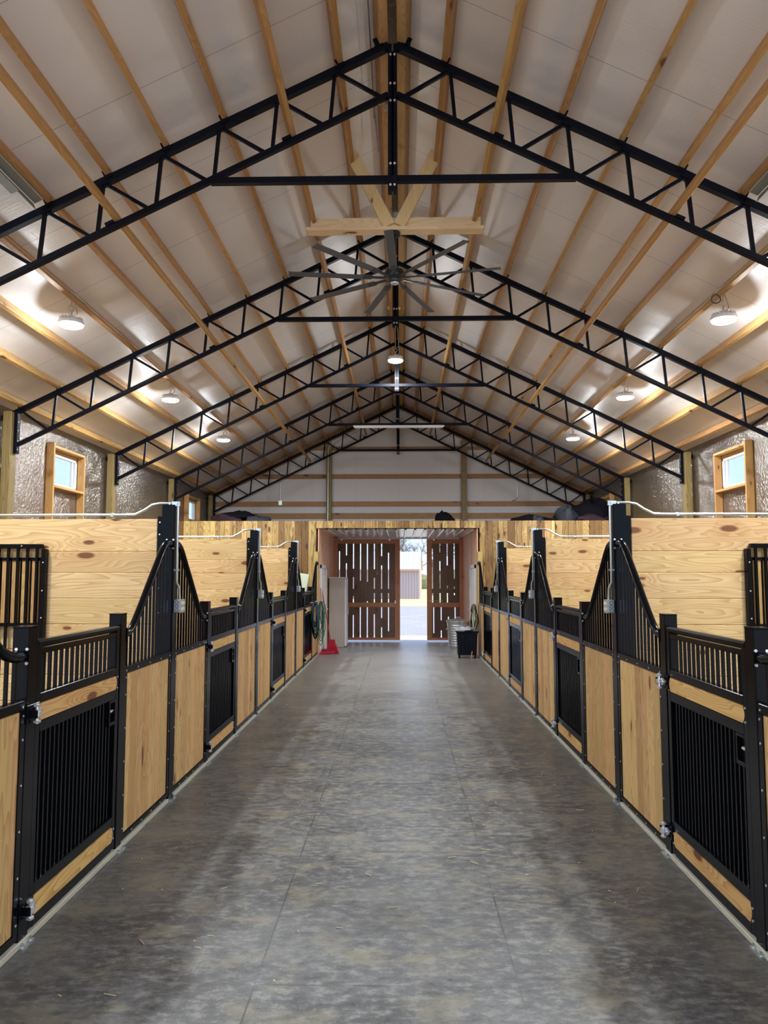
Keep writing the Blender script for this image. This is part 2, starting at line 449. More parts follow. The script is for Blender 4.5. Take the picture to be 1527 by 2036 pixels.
M['shedend'] = plain('sunlit_salmon_siding', srgb(222, 168, 146), .5)  # warm sunlight on the shed's end wall put into its colour
M['shedroof'] = plain('pale_metal_roof', srgb(196, 196, 206), .4)
M['bark'] = plain('grey_bark', srgb(128, 116, 110), .9, var=.2)
M['brush'] = plain('brushy_hedge', srgb(130, 132, 96), .9, 0, .5, 4, var=.4)
def emis(name, col, st):
    m_, n, b = new_mat(name); n.nodes.remove(b); e = N(n, 'ShaderNodeEmission'); e.inputs[0].default_value = col; e.inputs[1].default_value = st
    n.links.new(e.outputs[0], n.nodes['Material Output'].inputs[0]); return m_
M['led'] = emis('lit_led_ring', (1, 1, 1, 1), 14.0)
def glass():
    m_, n, b = new_mat('window_glass'); n.nodes.remove(b)
    t = N(n, 'ShaderNodeBsdfTransparent'); g = N(n, 'ShaderNodeBsdfGlossy'); g.inputs['Roughness'].default_value = .02
    t.inputs[0].default_value = (.93, .96, 1, 1)
    mx = N(n, 'ShaderNodeMixShader'); mx.inputs[0].default_value = .07; n.links.new(t.outputs[0], mx.inputs[1]); n.links.new(g.outputs[0], mx.inputs[2])
    n.links.new(mx.outputs[0], n.nodes['Material Output'].inputs[0]); return m_
M['glass'] = glass()

# ------------------------------------------------------------------ layout numbers (metres)
HW = 1.80                       # half width of the aisle
S = 3.66                        # stall bay
T = [2.57, 6.23, 9.89, 13.55, 17.21]
YT = [6.43+S*k for k in range(5)]   # trusses
SL = .4897
ZR = 6.72                       # roof plane at the ridge
XW = 5.35                       # side walls
Y0, YG = -1.2, 21.30            # open end, gable
ZP = 2.28                       # partition top
def roof(x, z0=ZR): return z0-SL*abs(x)
CT = math.cos(math.atan(SL)); ST = math.sin(math.atan(SL))
SIDE = {-1: 'left', 1: 'right'}
NEAR = ['nearest', 'second nearest', 'third nearest', 'fourth nearest', 'fifth nearest']

def struct(name, mb, mat, label=None, parent=None):
    o = mb.build(name, mat, parent)
    if parent is None: o['kind'] = 'structure'
    if label: o['label'] = label
    return o

# ---- floor
fm = MB()
def quad_strip(mb, x0, x1, ys, zs, th):
    for i in range(len(ys)-1):
        mb.prism([(x0, ys[i], zs[i]), (x1, ys[i], zs[i]), (x1, ys[i+1], zs[i+1]), (x0, ys[i+1], zs[i+1])], (0, 0, -th))
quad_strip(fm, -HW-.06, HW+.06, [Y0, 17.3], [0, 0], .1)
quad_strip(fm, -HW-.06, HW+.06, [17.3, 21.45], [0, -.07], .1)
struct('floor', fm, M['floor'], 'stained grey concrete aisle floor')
for s in (-1, 1):
    b = MB().box(s*(HW+.06), s*(XW), Y0, YG, -.1, -.005)
    o = struct('floor', b, M['stallfloor'], 'brown stall floor on the %s side' % SIDE[s])

# ---- roof
for s in (-1, 1):
    b = MB()
    p = [(0, Y0, ZR), (s*5.85, Y0, roof(5.85)), (s*5.85, 21.7, roof(5.85)), (0, 21.7, ZR)]
    b.prism(p, (0, 0, .07))
    struct('ceiling', b, M['insul'], 'white insulated %s roof slope' % SIDE[s])

# ---- side walls with window openings
def wall_boxes(mb, ymin, ymax, zmin, zmax, x0, x1, holes):
    ys = sorted(set([ymin, ymax]+[h[0] for h in holes]+[h[1] for h in holes]))
    for a, c in zip(ys[:-1], ys[1:]):
        hs = [h for h in holes if h[0] <= a+1e-6 and h[1] >= c-1e-6]
        if not hs: mb.box(x0, x1, a, c, zmin, zmax)
        else:
            mb.box(x0, x1, a, c, zmin, hs[0][2]); mb.box(x0, x1, a, c, hs[0][3], zmax)
WIN = [(11.40, 12.46, 3.19, 3.70), (18.77, 19.78, 3.19, 3.70)]
for s in (-1, 1):
    b = MB(); wall_boxes(b, Y0, YG, 2.30, roof(XW)+.0, s*XW, s*(XW+.06), WIN)
    w_ = struct('wall_%s' % SIDE[s], b, M['foil'], '%s side wall lined with crinkled silver foil above the boards' % SIDE[s])
    b = MB(); z = 0.0; i = 0
    while z < 2.29:
        h = min(.19, 2.30-z); b.box(s*(XW-.04), s*XW, Y0, YG, z, z+h-.002, random.random()); z += h
    b.build('kick_boards', M['stallback'], w_)

# ---- windows : white sash in a rough pine box
wi = 0
for s in (-1, 1):
    for (ya, yb, za, zb) in WIN:
        wi += 1
        near = ya < 15
        t = empty('window_%d' % wi, (s*XW, (ya+yb)/2, za)); tag(t, '%s square window high in the %s foil wall, set in a pine box' % ('near' if near else 'far', SIDE[s]), None, None, 'structure')
        hy = (yb-ya)/2; H = zb-za
        f = MB(); fw = .045
        for a, c, e, g in ((-hy, -hy+fw, 0, H), (hy-fw, hy, 0, H), (-hy, hy, 0, fw), (-hy, hy, H-fw, H), (hy-.16, hy-.13, fw, H-fw)):
            f.box(s*.0, s*.05, a, c, e, g, 0, .006)
        f.build('window_frame', M['white_plastic'], t)
        MB().box(s*.024, s*.028, -hy+fw, hy-fw, fw, H-fw).build('pane', M['glass'], t)
        # box of studs, proud of the wall into the barn
        xa, xb = -s*.005, -s*.125
        st = MB(); st.box(xa, xb, -hy-.05, -hy-.01, -.93, H+.13, .1, .004)
        st.build('stud', M['stud'], t)
        st = MB(); st.box(xa, xb, hy+.01, hy+.05, -.93, H+.09, .6, .004); st.build('stud', M['stud'], t)
        st = MB(); st.box(xa, xb, -hy-.01, hy+.01, H+.05, H+.09, .3, .004); st.build('header', M['studx'], t)
        st = MB(); st.box(xa, xb, -hy-.01, hy+.01, -.05, -.01, .8, .004); st.build('sill', M['studx'], t)
        MB().box(-s*.001, s*.012, -hy-.01, hy+.01, H, H+.05).build('head_filler', M['studx'], t)

# ---- far gable wall
b = MB()
def gpoly(mb, xs, zb, y0, y1, ztop=None):
    top = [(x, y0, (roof(x) if ztop is None else ztop)) for x in xs]
    mb.prism([(xs[0], y0, zb)]+top+[(xs[-1], y0, zb)], (0, y1-y0, 0))
gpoly(b, [-XW, -1.86], -.1, YG, YG+.06); gpoly(b, [1.86, XW], -.1, YG, YG+.06)
gpoly(b, [-1.86, 0, 1.86], 2.80, YG, YG+.06)
g = struct('wall_far', b, M['gable'], 'white insulated gable wall at the far end')
gi = 0
GN = ['top', 'upper middle', 'lower middle', 'bottom']
for z0, z1 in ((5.32, 5.42), (4.505, 4.635), (3.72, 3.86), (3.375, 3.53)):
    xe = min(XW, (ZR-.02-z1)/SL)-.02
    o = MB().box(-xe, xe, YG-.042, YG, z0, z1, random.random(), .004).build('wall_girt', M['girt'])
    tag(o, '%s brown pine girt nailed across the far gable wall' % GN[gi], 'girt', 'girts of the gable wall'); gi += 1
for x, nm in ((-1.95, 'left'), (1.85, 'right')):
    o = MB().box(x-.075, x+.075, YG-.17, YG-.043, 2.96, roof(x)-.24, .4, .004).build('gable_post', M['pole'])
    tag(o, 'dark upright timber post on the %s of the far gable wall' % nm, 'post', 'gable posts')
for s in (-1, 1):
    o = MB().beam((0, YG-.075, ZR-.11), (s*5.3, YG-.075, roof(5.3)-.11), .05, .18, (0, 0, 1), .3).build('gable_rafter', M['girt'])
    tag(o, 'brown rake board following the %s roof slope on the gable wall' % SIDE[s], 'rafter', 'rake boards')

# ---- side poles
for s in (-1, 1):
    for k in range(0, 5):
        y = YT[k]-.02
        o = MB().box(s*5.19, s*(XW-.045), y-.09, y+.07, 0, roof(5.2)-.16, random.random(), .006).build('wall_pole', M['pole'])
        tag(o, 'greenish treated timber pole against the %s foil wall under the %s roof truss' % (SIDE[s], NEAR[k]), 'pole', 'treated poles along the side walls')

# ---- roof purlins
def slope_board(name, x, ztop, w, d, y0, y1, mat):
    """board running along y, square to the roof slope; ztop = height of its top face centre"""
    s = 1 if x > 0 else -1
    nrm = Vector((s*ST, 0, CT)); tan = Vector((CT, 0, -s*ST))
    c = Vector((x, 0, ztop))-nrm*(d/2)
    mb = MB(); mb.obox(Vector((0, 0, 0)), tan, Vector((0, 1, 0)), nrm, w, y1-y0, d, 0, .004)
    return mb.build(name, mat, None, (c.x, (y0+y1)/2, c.z))
ORD = ['ridge', 'first', 'second', 'third', 'fourth', 'fifth', 'sixth', 'seventh', 'eighth', 'ninth', 'tenth']
for s in (-1, 1):
    for k in range(0, 11):
        x = s*(.13 if k == 0 else .515*k)
        o = slope_board('roof_purlin', x, roof(x)-.002, .05 if k else .085, .125, Y0+.05, YG-.12, M['purlin'])
        lb = ('pine purlin running beside the ridge on the %s slope' % SIDE[s]) if k == 0 else ('pine roof purlin, %s down from the ridge pair on the %s slope' % (ORD[k], SIDE[s]))
        tag(o, lb, 'purlin', 'roof purlins')
    for x, nm in ((.937, 'inner'), (2.497, 'outer')):
        zt = 6.09+.03-SL*x+.15
        o = slope_board('bracing_beam', s*x, zt+.0, .045, .135, Y0+.05, 20.95, M['purlin'])
        tag(o, '%s pine brace running over the lower truss chords, %s slope' % (nm, SIDE[s]), 'beam', 'braces along the truss chords')
o = MB().box(-.10, .10, Y0+.1, YG-.2, ZR-.075, ZR-.05).build('ridge_strip', M['foil']); tag(o, 'silver foil strip between the two ridge purlins', 'strip')

# ---- steel trusses
def make_truss():
    t = empty('roof_truss', (0, 0, 0))
    ZT, ZL, XH = 6.55, 6.09, 5.16
    for s in (-1, 1):
        MB().beam((s*.0375, 0, ZT-SL*.0375), (s*5.75, 0, ZT-SL*5.75), .07, .066, (0, 0, 1), 0, .004).build('top_chord', M['truss'], t)
        MB().beam((s*.0375, 0, ZL-SL*.0375), (s*XH, 0, ZL-SL*XH), .055, .05, (0, 0, 1), 0, .004).build('bottom_chord', M['truss'], t)
        for i in range(1, 10):
            xt = .515*i
            MB().beam((s*xt, 0, ZT-SL*xt), (s*(xt+.04), 0, ZL-SL*(xt+.04)), .03, .03).build('web_strut', M['truss'], t)
            xl = .515*(i-1)+.09
            MB().beam((s*xt, 0, ZT-SL*xt), (s*xl, 0, ZL-SL*xl), .03, .03).build('web_diagonal', M['truss'], t)
        MB().beam((s*(XH-.04), 0, ZT-SL*(XH-.04)), (s*4.73, 0, ZL-SL*4.73), .03, .03).build('web_diagonal', M['truss'], t)
        hp = MB().box(s*(XH-.02), s*(XH+.028), -.04, .04, 3.45, ZT-SL*XH, 0, .003).build('heel_plate', M['truss'], t)
        for z in (3.5, 3.62, 3.76, 3.88): MB().cyl((s*(XH-.03), -.02, z), (s*(XH-.019), -.02, z), .009, 8).build('bolt', M['screw'], hp)
        for k in range(0, 11):      # angle clips that hold the purlins
            x = .13 if k == 0 else .515*k
            if k == 10: x = 5.15
            c = Vector((s*(x-.045 if k else x), 0, ZT-SL*x+.05))
            mb = MB(); mb.obox(c+Vector((0, -.045, .01)), Vector((CT, 0, -s*ST)), Vector((0, 1, 0)), Vector((s*ST, 0, CT)), .07, .006, .08)
            mb.obox(c+Vector((0, 0, -.012)), Vector((CT, 0, -s*ST)), Vector((0, 1, 0)), Vector((s*ST, 0, CT)), .06, .09, .006)
            mb.build('purlin_clip', M['truss'], t)
        for x in (.937, 2.497):
            c = Vector((s*x, 0, ZL-SL*x+.035))
            MB().obox(c, Vector((CT, 0, -s*ST)), Vector((0, 1, 0)), Vector((s*ST, 0, CT)), .085, .085, .03).build('beam_clip', M['truss'], t)
    tb = MB()
    tb.box(-1.617, 1.617, -.03, .03, 5.26, 5.315, 0, .003); tb.build('tie_bar', M['truss'], t)
    kp = MB(); kp.box(-.040, -.008, -.045, .045, 5.17, 6.53, 0, .003); kp.box(.008, .040, -.045, .045, 5.17, 6.53, 0, .003)
    kp.box(-.04, .04, -.050, -.044, 5.17, 5.30); kp.box(-.04, .04, .02, .04, 5.2, 6.5)
    k_ = kp.build('king_post', M['truss'], t)
    for z in (6.42, 6.15, 5.99, 5.41, 5.215):
        for x in (-.018, .018): MB().cyl((x, -.056, z), (x, -.044, z), .011, 8).build('bolt', M['screw'], k_)
    return t
tr = make_truss()
TL = ['nearest black steel roof truss, closest to the camera', 'second black steel roof truss, just past the ceiling fan', 'third black steel roof truss, behind the hanging centre lamp', 'fourth black steel roof truss, with the pale tube light in front of it', 'farthest black steel roof truss, against the white gable wall']
for k in range(5):
    o = tr if k == 0 else copy_tree(tr)
    o.location = (0, YT[k], 0); tag(o, TL[k], 'truss', 'black steel roof trusses')

# ---- galvanised splice angles beside the sixth purlin
for s in (-1, 1):
    x = 3.09; t = empty('splice_channel', (s*x, 5.55, roof(x)-.15)); tag(t, 'galvanised steel channel bolted under a purlin at the top %s corner' % SIDE[s], 'channel', 'galvanised channels under the purlins')
    nrm = Vector((s*ST, 0, CT)); tn = Vector((s*CT, 0, -ST))
    mb = MB(); mb.obox(-nrm*.0, tn, Vector((0, 1, 0)), nrm, .075, 1.5, .006); mb.obox(tn*.05-nrm*.03, tn, Vector((0, 1, 0)), nrm, .006, 1.5, .06); mb.obox(-tn*.05+nrm*.03, tn, Vector((0, 1, 0)), nrm, .006, 1.5, .06)
    mb.build('channel_web', M['galvd'], t)
    mb = MB(); mb.obox(tn*.07-nrm*.06+Vector((0, -.15, 0)), tn, Vector((0, 1, 0)), nrm, .07, 1.15, .005); mb.build('flange_plate', M['galvd'], t)

# ---- loft wall in front of the tack rooms
def vboards(mb, x0, x1, y0, y1, z0, z1, wmin, wmax, gap=.003):
    x = x0
    while x < x1-1e-4:
        w_ = random.uniform(wmin, wmax)
        if x1-(x+w_) < wmin*.6: w_ = x1-x
        jy = random.uniform(0, .008)
        mb.box(x, x+w_-gap, y0+jy, y1+.004, z0, z1, random.random(), .004); x += w_
TF = 17.26
for s in (-1, 1):
    b = MB(); x0, x1 = (-XW+.045, -1.86) if s < 0 else (1.86, XW-.045)
    vboards(b, x0, x1, TF, TF+.03, 0, 3.03, .10, .17)
    struct('wall_tack_%s' % SIDE[s], b, M['tack'], 'rough yellow board wall of the tack room %s of the passage' % SIDE[s])
b = MB(); vboards(b, -1.86, 1.86, TF, TF+.03, 2.86, 3.03, .10, .17)
struct('wall_passage_header', b, M['tack'], 'band of rough boards over the passage opening')
# backing for the board gaps, loft floor
b = MB()
for x0, x1 in ((-XW+.045, -1.90), (1.90, XW-.045)): b.box(x0, x1, TF+.035, TF+.07, 0, 2.9)
b.box(-XW+.045, XW-.045, TF+.035, YG-.05, 2.90, 2.955)
struct('ceiling', b, M['doorboard'], 'loft floor over the tack rooms')
for s in (-1, 1):
    b = MB(); y = TF+.035
    while y < YG-.001:
        w_ = min(random.uniform(.11, .15), YG-y)
        b.box(s*HW, s*(HW+.03), y, y+w_-.002, -.08, 2.86, random.random(), .006); y += w_
    struct('wall_passage_%s' % SIDE[s], b, M['passage'], 'pinkish board wall on the %s of the passage' % SIDE[s])
# ribbed metal passage ceiling
prof = []; x = -1.80
while x < 1.79:
    prof += [(x, 0), (x+.15, 0), (x+.165, -.022), (x+.19, -.022), (x+.205, 0)]; x += .225
prof = [(min(a, 1.8), z) for a, z in prof]
b = MB(); vs = [(a, TF+.035, 2.845+z) for a, z in prof]+[(a, YG, 2.845+z) for a, z in prof]; n_ = len(prof)
b.add(vs, [(i, i+1, n_+i+1, n_+i) for i in range(n_-1)])
struct('ceiling', b, M['pmetal'], 'ribbed shiny metal ceiling of the passage')
# jamb trim inside the far opening
for s in (-1, 1):
    b = MB().box(s*1.70, s*1.80, YG-.14, YG-.0, -.07, 2.83, .2, .003)
    struct('trim_%d' % (1 if s < 0 else 2), b, M['doorframe'], 'brown jamb board on the %s of the far doorway' % SIDE[s])
# posts at the end of the stall rows
for s in (-1, 1):
    o = MB().box(s*1.80, s*1.90, 17.10, 17.255, 0, 2.32, .3, .006).build('end_post', M['studpost'])
    tag(o, 'yellowish timber post at the far end of the %s stall row, beside the passage' % SIDE[s], 'post', 'timber end posts')
# white edged doors into the tack rooms
for s, nm in ((-1, 'door_3'), (1, 'door_4')):
    t = empty(nm, (s*1.80, 18.15, -.015)); tag(t, 'white tack room door in the %s passage wall' % SIDE[s], None, None, 'structure')
    b = MB()
    for a, c, e, g in ((-.62, -.53, 0, 2.05), (.53, .62, 0, 2.05), (-.62, .62, 1.96, 2.05)): b.box(-s*.001, -s*.04, a, c, e, g, 0, .004)
    b.build('door_casing', M['white_paint'], t)
    b = MB().box(-s*.001, -s*.028, -.525, .525, .01, 1.955)
    for z0, z1 in ((.15, .9), (1.05, 1.8)):
        for y0, y1 in ((-.42, -.05), (.05, .42)): b.box(-s*.027, -s*.033, y0, y1, z0, z1, 0, .002)
    b.build('door_leaf', M['white_paint'], t)
    b = MB(); b.cyl((-s*.028, .44, .98), (-s*.09, .44, .98), .022, 12); b.build('door_knob', M['galv'], t)

# ---- sliding slatted doors in the gable
def dz(v): return 1.8137+(111.6-v/4.77)*.01420
def dx(u): return .066+(u/4.77-156.7)*.01420
def barn_door(nm, x0, x1, gaps_up, gaps_lo, label):
    t = empty(nm, ((x0+x1)/2, YG+.09, -.05)); tag(t, label, None, None, 'structure')
    X = (x0+x1)/2; Z0 = -.05
    def R_(a): return a-X
    y0, y1 = -.02, .03
    zt, zb, m0, m1 = 2.80, -.02, .89, 1.02
    st = .14
    f = MB(); f.box(R_(x0), R_(x0+st), y0, y1, zb-Z0, zt-Z0, .1, .003); f.build('door_stile', M['doorframe'], t)
    f = MB(); f.box(R_(x1-st), R_(x1), y0, y1, zb-Z0, zt-Z0, .4, .003); f.build('door_stile', M['doorframe'], t)
    for a, c in ((zt-.13, zt), (m0, m1), (zb, zb+.07)):
        f = MB(); f.box(R_(x0+st), R_(x1-st), y0, y1-.002, a-Z0, c-Z0, a*.3+.2, .003); f.build('door_rail', M['doorframex'], t)
    for gaps, za, zc, off in ((gaps_up, m1, zt-.13, .1), (gaps_lo, zb+.07, m0, .6)):
        b = MB(); xs = sorted(gaps); edges = [x0+st]+xs+[x1-st]
        hg = .0145
        for i in range(len(edges)-1):
            a = edges[i]+(hg if i else 0); c = edges[i+1]-(hg if i < len(edges)-2 else 0)
            b.box(R_(a), R_(c), .002, .026, za-Z0, zc-Z0, off+.137*i)
        for x in xs:                 # where neighbouring boards touch the gap is closed
            op = sorted([(min(dz(a), dz(c)), max(dz(a), dz(c))) for a, c in gaps[x]]); z = za
            for lo, hi in op:
                lo = max(lo, za); hi = min(hi, zc)
                if lo > z+.004: b.box(R_(x-hg), R_(x+hg), .003, .025, z-Z0, lo-Z0, off+.4)
                z = max(z, hi)
            if z < zc-.004: b.box(R_(x-hg), R_(x+hg), .003, .025, z-Z0, zc-Z0, off+.4)
        b.build('slat_boards', M['doorboard'], t)
    return t
gu = {167: [(315, 640)], 233: [(243, 355), (430, 640)], 300: [(243, 480), (560, 670), (740, 803)], 367: [(243, 595)], 432: [(243, 605), (788, 803)], 498: [(243, 487), (567, 672), (710, 803)], 567: [(243, 362), (450, 672), (710, 803)], 632: [(330, 672), (710, 803)]}
gl = {167: [(900, 1100)], 233: [(843, 1000)], 300: [(915, 1165)], 366: [(843, 1165)], 432: [(843, 1165)], 498: [(908, 1165)], 567: [(843, 945), (1030, 1165)], 632: [(843, 1067)]}
d1 = barn_door('door_1', -1.86, .045, {dx(k): v for k, v in gu.items()}, {dx(k): v for k, v in gl.items()}, 'left sliding barn door of dark boards in an orange brown frame')
MB().box(.80, .84, -.045, -.02, 1.04, 1.13, 0, .004).build('door_latch', M['galv'], d1)
gu = {1048: [(290, 670), (710, 803)], 1118: [(240, 330), (410, 670), (710, 803)], 1187: [(240, 450), (640, 670), (710, 803)], 1253: [(240, 575), (650, 670), (710, 730)]}
gl = {1057: [(843, 1085)], 1127: [(843, 965), (1058, 1165)], 1195: [(930, 1165)], 1258: [(843, 950)]}
d2 = barn_door('door_2', .80, 1.90, {dx(k): v for k, v in gu.items()}, {dx(k): v for k, v in gl.items()}, 'right sliding barn door of dark boards in an orange brown frame')
b = MB(); b.tube([(-.50, -.03, 1.13), (-.42, -.05, 1.13), (-.32, -.035, 1.11), (-.1, -.03, 1.12)], .008, 6); b.build('door_hook', M['galv'], d2)
t = empty('door_track', (0, YG+.05, 2.80)); tag(t, 'pale metal sliding track above the far barn doors', 'track')
MB().box(-1.95, 1.95, .0, .07, .005, .05).build('rail', M['white_paint'], t)
b = MB()
for x in (-1.6, -.25, 1.0, 1.7): b.box(x-.02, x+.02, .01, .03, -.04, .01)
b.build('hangers', M['galv'], t)
t = empty('pull_cord', (dx(535), YG-.9, 2.845)); tag(t, 'thin pull cord hanging from the passage ceiling in front of the left barn door', 'cord')
MB().cyl((0, 0, 0), (0, 0, -1.0), .005, 6).build('string', M['ropet'], t); MB().lathe([(.004, -1.05), (.016, -1.04), (.012, -1.0), (.004, -.99)], n=10).build('tassel', M['ropet'], t)

# ------------------------------------------------------------------ stall fronts
# local frame of the left row: x=0 is the aisle face, +x into the aisle, +y away from the camera
def screw_dots(pts):
    mb = MB()
    for (y, z) in pts: mb.lathe([(.0055, 0), (.005, .003), (.002, .0045)], n=8) if False else mb.cyl((.0, y, z), (.0045, y, z), .0065, 8)
    return mb
ARCH = [(0, 2.06), (.08, 2.065), (.15, 2.045), (.22, 2.0), (.34, 1.895), (.50, 1.755), (.66, 1.61), (.80, 1.49), (.88, 1.435), (.96, 1.41), (1.05, 1.405)]
def make_panel(L, flip, wood_end=False):
    """flip False: tall post at the near end (y=0)"""
    t = empty('stall_front_panel', (0, 0, 0))
    Y = (lambda u: L-u) if flip else (lambda u: u)
    f = MB()
    f.box(-.045, .002, 0, L, 1.14, 1.19, 0, .003); f.box(-.045, .002, 0, L, .04, .075, 0, .003)
    f.box(-.004, .002, 0, .045, .075, 1.14); f.box(-.004, .002, L-.045, L, .075, 1.14)
    f.box(-.045, -.008, 0, .012, .06, 1.16); f.box(-.045, -.008, L-.012, L, .06, 1.16)
    f.build('frame', M['black'], t)
    b = MB(); y = .014
    while y < L-.016:
        w_ = min(.133, L-.014-y)
        if L-.014-(y+w_) < .03: w_ = L-.014-y
        b.box(-.040, -.006, y, y+w_-.002, .076, 1.139, random.random(), .0055); y += w_
    b.build('plank_panel', M['panel'], t)
    pts = [(.022, z) for z in (.12, .34, .56, .78, 1.0, 1.115)]+[(L-.022, z) for z in (.12, .34, .56, .78, 1.0, 1.115)]+[(L*.25, 1.16), (L*.5, 1.16), (L*.75, 1.16), (.03, 1.16), (L-.03, 1.16), (L*.2, .057), (L*.4, .057), (L*.6, .057), (L*.8, .057)]
    screw_dots([(y_, z) for y_, z in pts]).build('screws', M['screw'], t)
    k = L/1.05
    path = catmull([(-.022, Y(u*k), z) for u, z in ARCH], 5)
    r = MB(); r.tube(path, .027, 12)
    rail = r.build('arch_rail', M['black'], t)
    e = .006
    for u, z in ((0, 2.06), (1.05*k, 1.405)):
        yy = Y(u); sg = 1 if yy < L/2 else -1
        MB().box(-.065, .012, yy, yy+sg*e, z-.045, z+.045).build('end_flange', M['black'], rail)
        for a, c in ((-.052, .035), (.002, .035), (.002, -.035), (-.052, -.035)):
            MB().cyl((a, yy+sg*e, z+c), (a, yy+sg*(e+.006), z+c), .008, 8).build('flange_bolt', M['screw'], rail)
    # bars
    ps = [(p.y, p.z) for p in path]
    def zat(y_):
        best = 1.4
        for (a, za), (c, zc) in zip(ps[:-1], ps[1:]):
            lo, hi = min(a, c), max(a, c)
            if lo-1e-6 <= y_ <= hi+1e-6 and hi > lo: best = za+(zc-za)*(y_-a)/(c-a)
        return best
    nb = int(round(L/.080)); 
    for i in range(1, nb):
        y_ = L*i/nb; z = zat(y_)
        MB().box(-.030, -.014, y_-.008, y_+.008, 1.19, z-.01).build('grille_bar', M['black'], t)
    return t

def make_door(L):
    """hinged at the near end (y=0) for the left row"""
    t = empty('stall_door', (0, 0, 0))
    g = .008; y0, y1 = g, L-g; sw = .05
    f = MB()
    f.box(-.045, .0, y0, y0+sw, .04, 1.465, 0, .003); f.box(-.045, .0, y1-sw, y1, .04, 1.465, 0, .003)
    f.build('door_stile', M['black'], t)
    f = MB(); f.box(-.042, -.003, y0+sw, y1-sw, 1.40, 1.43, 0, .003); f.box(-.050, .005, y0, y1, 1.435, 1.475, 0, .012); f.build('top_rail', M['black'], t)
    for nm, a, c in (('middle_rail', 1.15, 1.20), ('middle_rail', 1.0, 1.06), ('bottom_rail', .19, .25), ('bottom_rail', .035, .09)):
        MB().box(-.045, .0, y0+sw, y1-sw, a, c, 0, .003).build(nm, M['black'], t)
    def plank(a, c, sd_):
        bulge = .022; n = 6; P = []
        ya, yb = y0+sw-.015, y1-sw+.015
        for i in range(n+1):
            v = -1+2*i/n; P.append((-.012, yb-bulge*v*v, a+(c-a)*(i/n)))
        for i in range(n+1):
            v = 1-2*i/n; P.append((-.012, ya+bulge*v*v, c+(a-c)*(i/n)))
        b = MB(); b.prism(P, (.014, 0, 0), sd_); o = b.build('plank', M['plank'], t); o['label'] = 'pale pine plank with rounded ends'; return o
    f = MB(); f.box(-.043, -.013, y0+sw-.002, y1-sw+.002, 1.06, 1.15); f.box(-.043, -.013, y0+sw-.002, y1-sw+.002, .09, .19); f.build('plank_backing', M['sheet'], t)
    plank(1.062, 1.148, .3); plank(.094, .186, .7)
    MB().box(-.045, -.041, y0+sw, y1-sw, .25, 1.0).build('back_sheet', M['sheet'], t)
    n1, n2 = 15, 20; a, c = y0+sw, y1-sw
    for i in range(1, n1):
        y_ = a+(c-a)*i/n1; MB().box(-.031, -.015, y_-.008, y_+.008, 1.20, 1.405).build('grille_bar', M['black'], t)
    for i in range(1, n2):
        y_ = a+(c-a)*i/n2
        zt = 1.0 if y_ < c-.095 else .845
        MB().box(-.029, -.015, y_-.007, y_+.007, .25, zt).build('grille_bar', M['black'], t)
    # latch opening near the free end
    f = MB(); q0, q1 = c-.10, c
    f.box(-.03, .001, q0, q0+.018, .84, 1.0, 0, .002); f.box(-.03, .001, q0, q1, .84, .862, 0, .002); f.box(-.03, .001, q0, q1, .985, 1.0)
    lp = f.build('latch_plate', M['black'], t)
    MB().cyl((-.02, q0+.04, .925), (-.02, q1+.035, .925), .010, 8).build('latch_pin', M['screw'], lp)
    # hinges reach over onto the post
    for z in (1.115, .165):
        h = MB(); h.box(.0, .010, -.10, .035, z-.045, z+.045, 0, .002); h.box(.01, .05, -.075, -.069, z-.02, z+.02); 
        hh = h.build('hinge', M['black'], t)
        p = MB(); p.cyl((.035, -.045, z-.05), (.035, -.045, z+.05), .011, 10); p.cyl((.035, -.045, z-.012), (.035, -.045, z+.012), .022, 12)
        p.cyl((.035, -.045, z+.035), (.035, -.045, z+.045), .02, 6); p.cyl((.035, -.045, z-.045), (.035, -.045, z-.035), .02, 6)
        p.cyl((.008, -.012, z), (.045, -.012, z), .012, 10); p.cyl((.02, -.012, z), (.03, -.012, z), .024, 12)
        p.build('hinge_bolt', M['screw'], hh)
    screw_dots([(y0+.02, 1.13), (y0+.02, 1.07), (y1-.025, 1.14), (y1-.025, 1.07), (y0+.035, .17), (y0+.035, .11), (y1-.025, .17), (y1-.025, .11)]).build('screws', M['screw'], t)
    return t

def make_tpost():
    t = empty('stall_post', (0, 0, 0))
    MB().box(-.10, .005, -.05, .05, .006, 2.385, 0, .003).build('post_tube', M['black'], t)
    MB().box(-.140, -.10, -.035, .035, .0, 2.29, 0, .002).build('partition_channel', M['black'], t)
    mb = MB()
    for z in (2.24, 2.14, 1.9, 1.7, 1.5): mb.cyl((-.120, -.035, z), (-.120, -.040, z), .0065, 8)
    mb.build('screws', M['screw'], t)
    b = MB(); b.box(-.12, .035, -.07, .07, .0, .008); b.cyl((.02, -.055, .008), (.02, -.055, .022), .012, 6); b.cyl((.02, .055, .008), (.02, .055, .022), .012, 6)
    b.build('base_plate', M['galv'], t)
    return t
def make_dpost():
    t = empty('door_post', (0, 0, 0))
    MB().box(-.078, .005, -.05, .05, .006, 1.545, 0, .003).build('post_tube', M['black'], t)
    MB().box(-.079, .006, -.051, .051, 1.545, 1.552).build('post_cap', M['black'], t)
    b = MB(); b.box(-.09, .035, -.06, .06, .0, .008); b.cyl((.02, -.04, .008), (.02, -.04, .022), .012, 6); b.cyl((.02, .04, .008), (.02, .04, .022), .012, 6)
    b.build('base_plate', M['galv'], t)
    return t

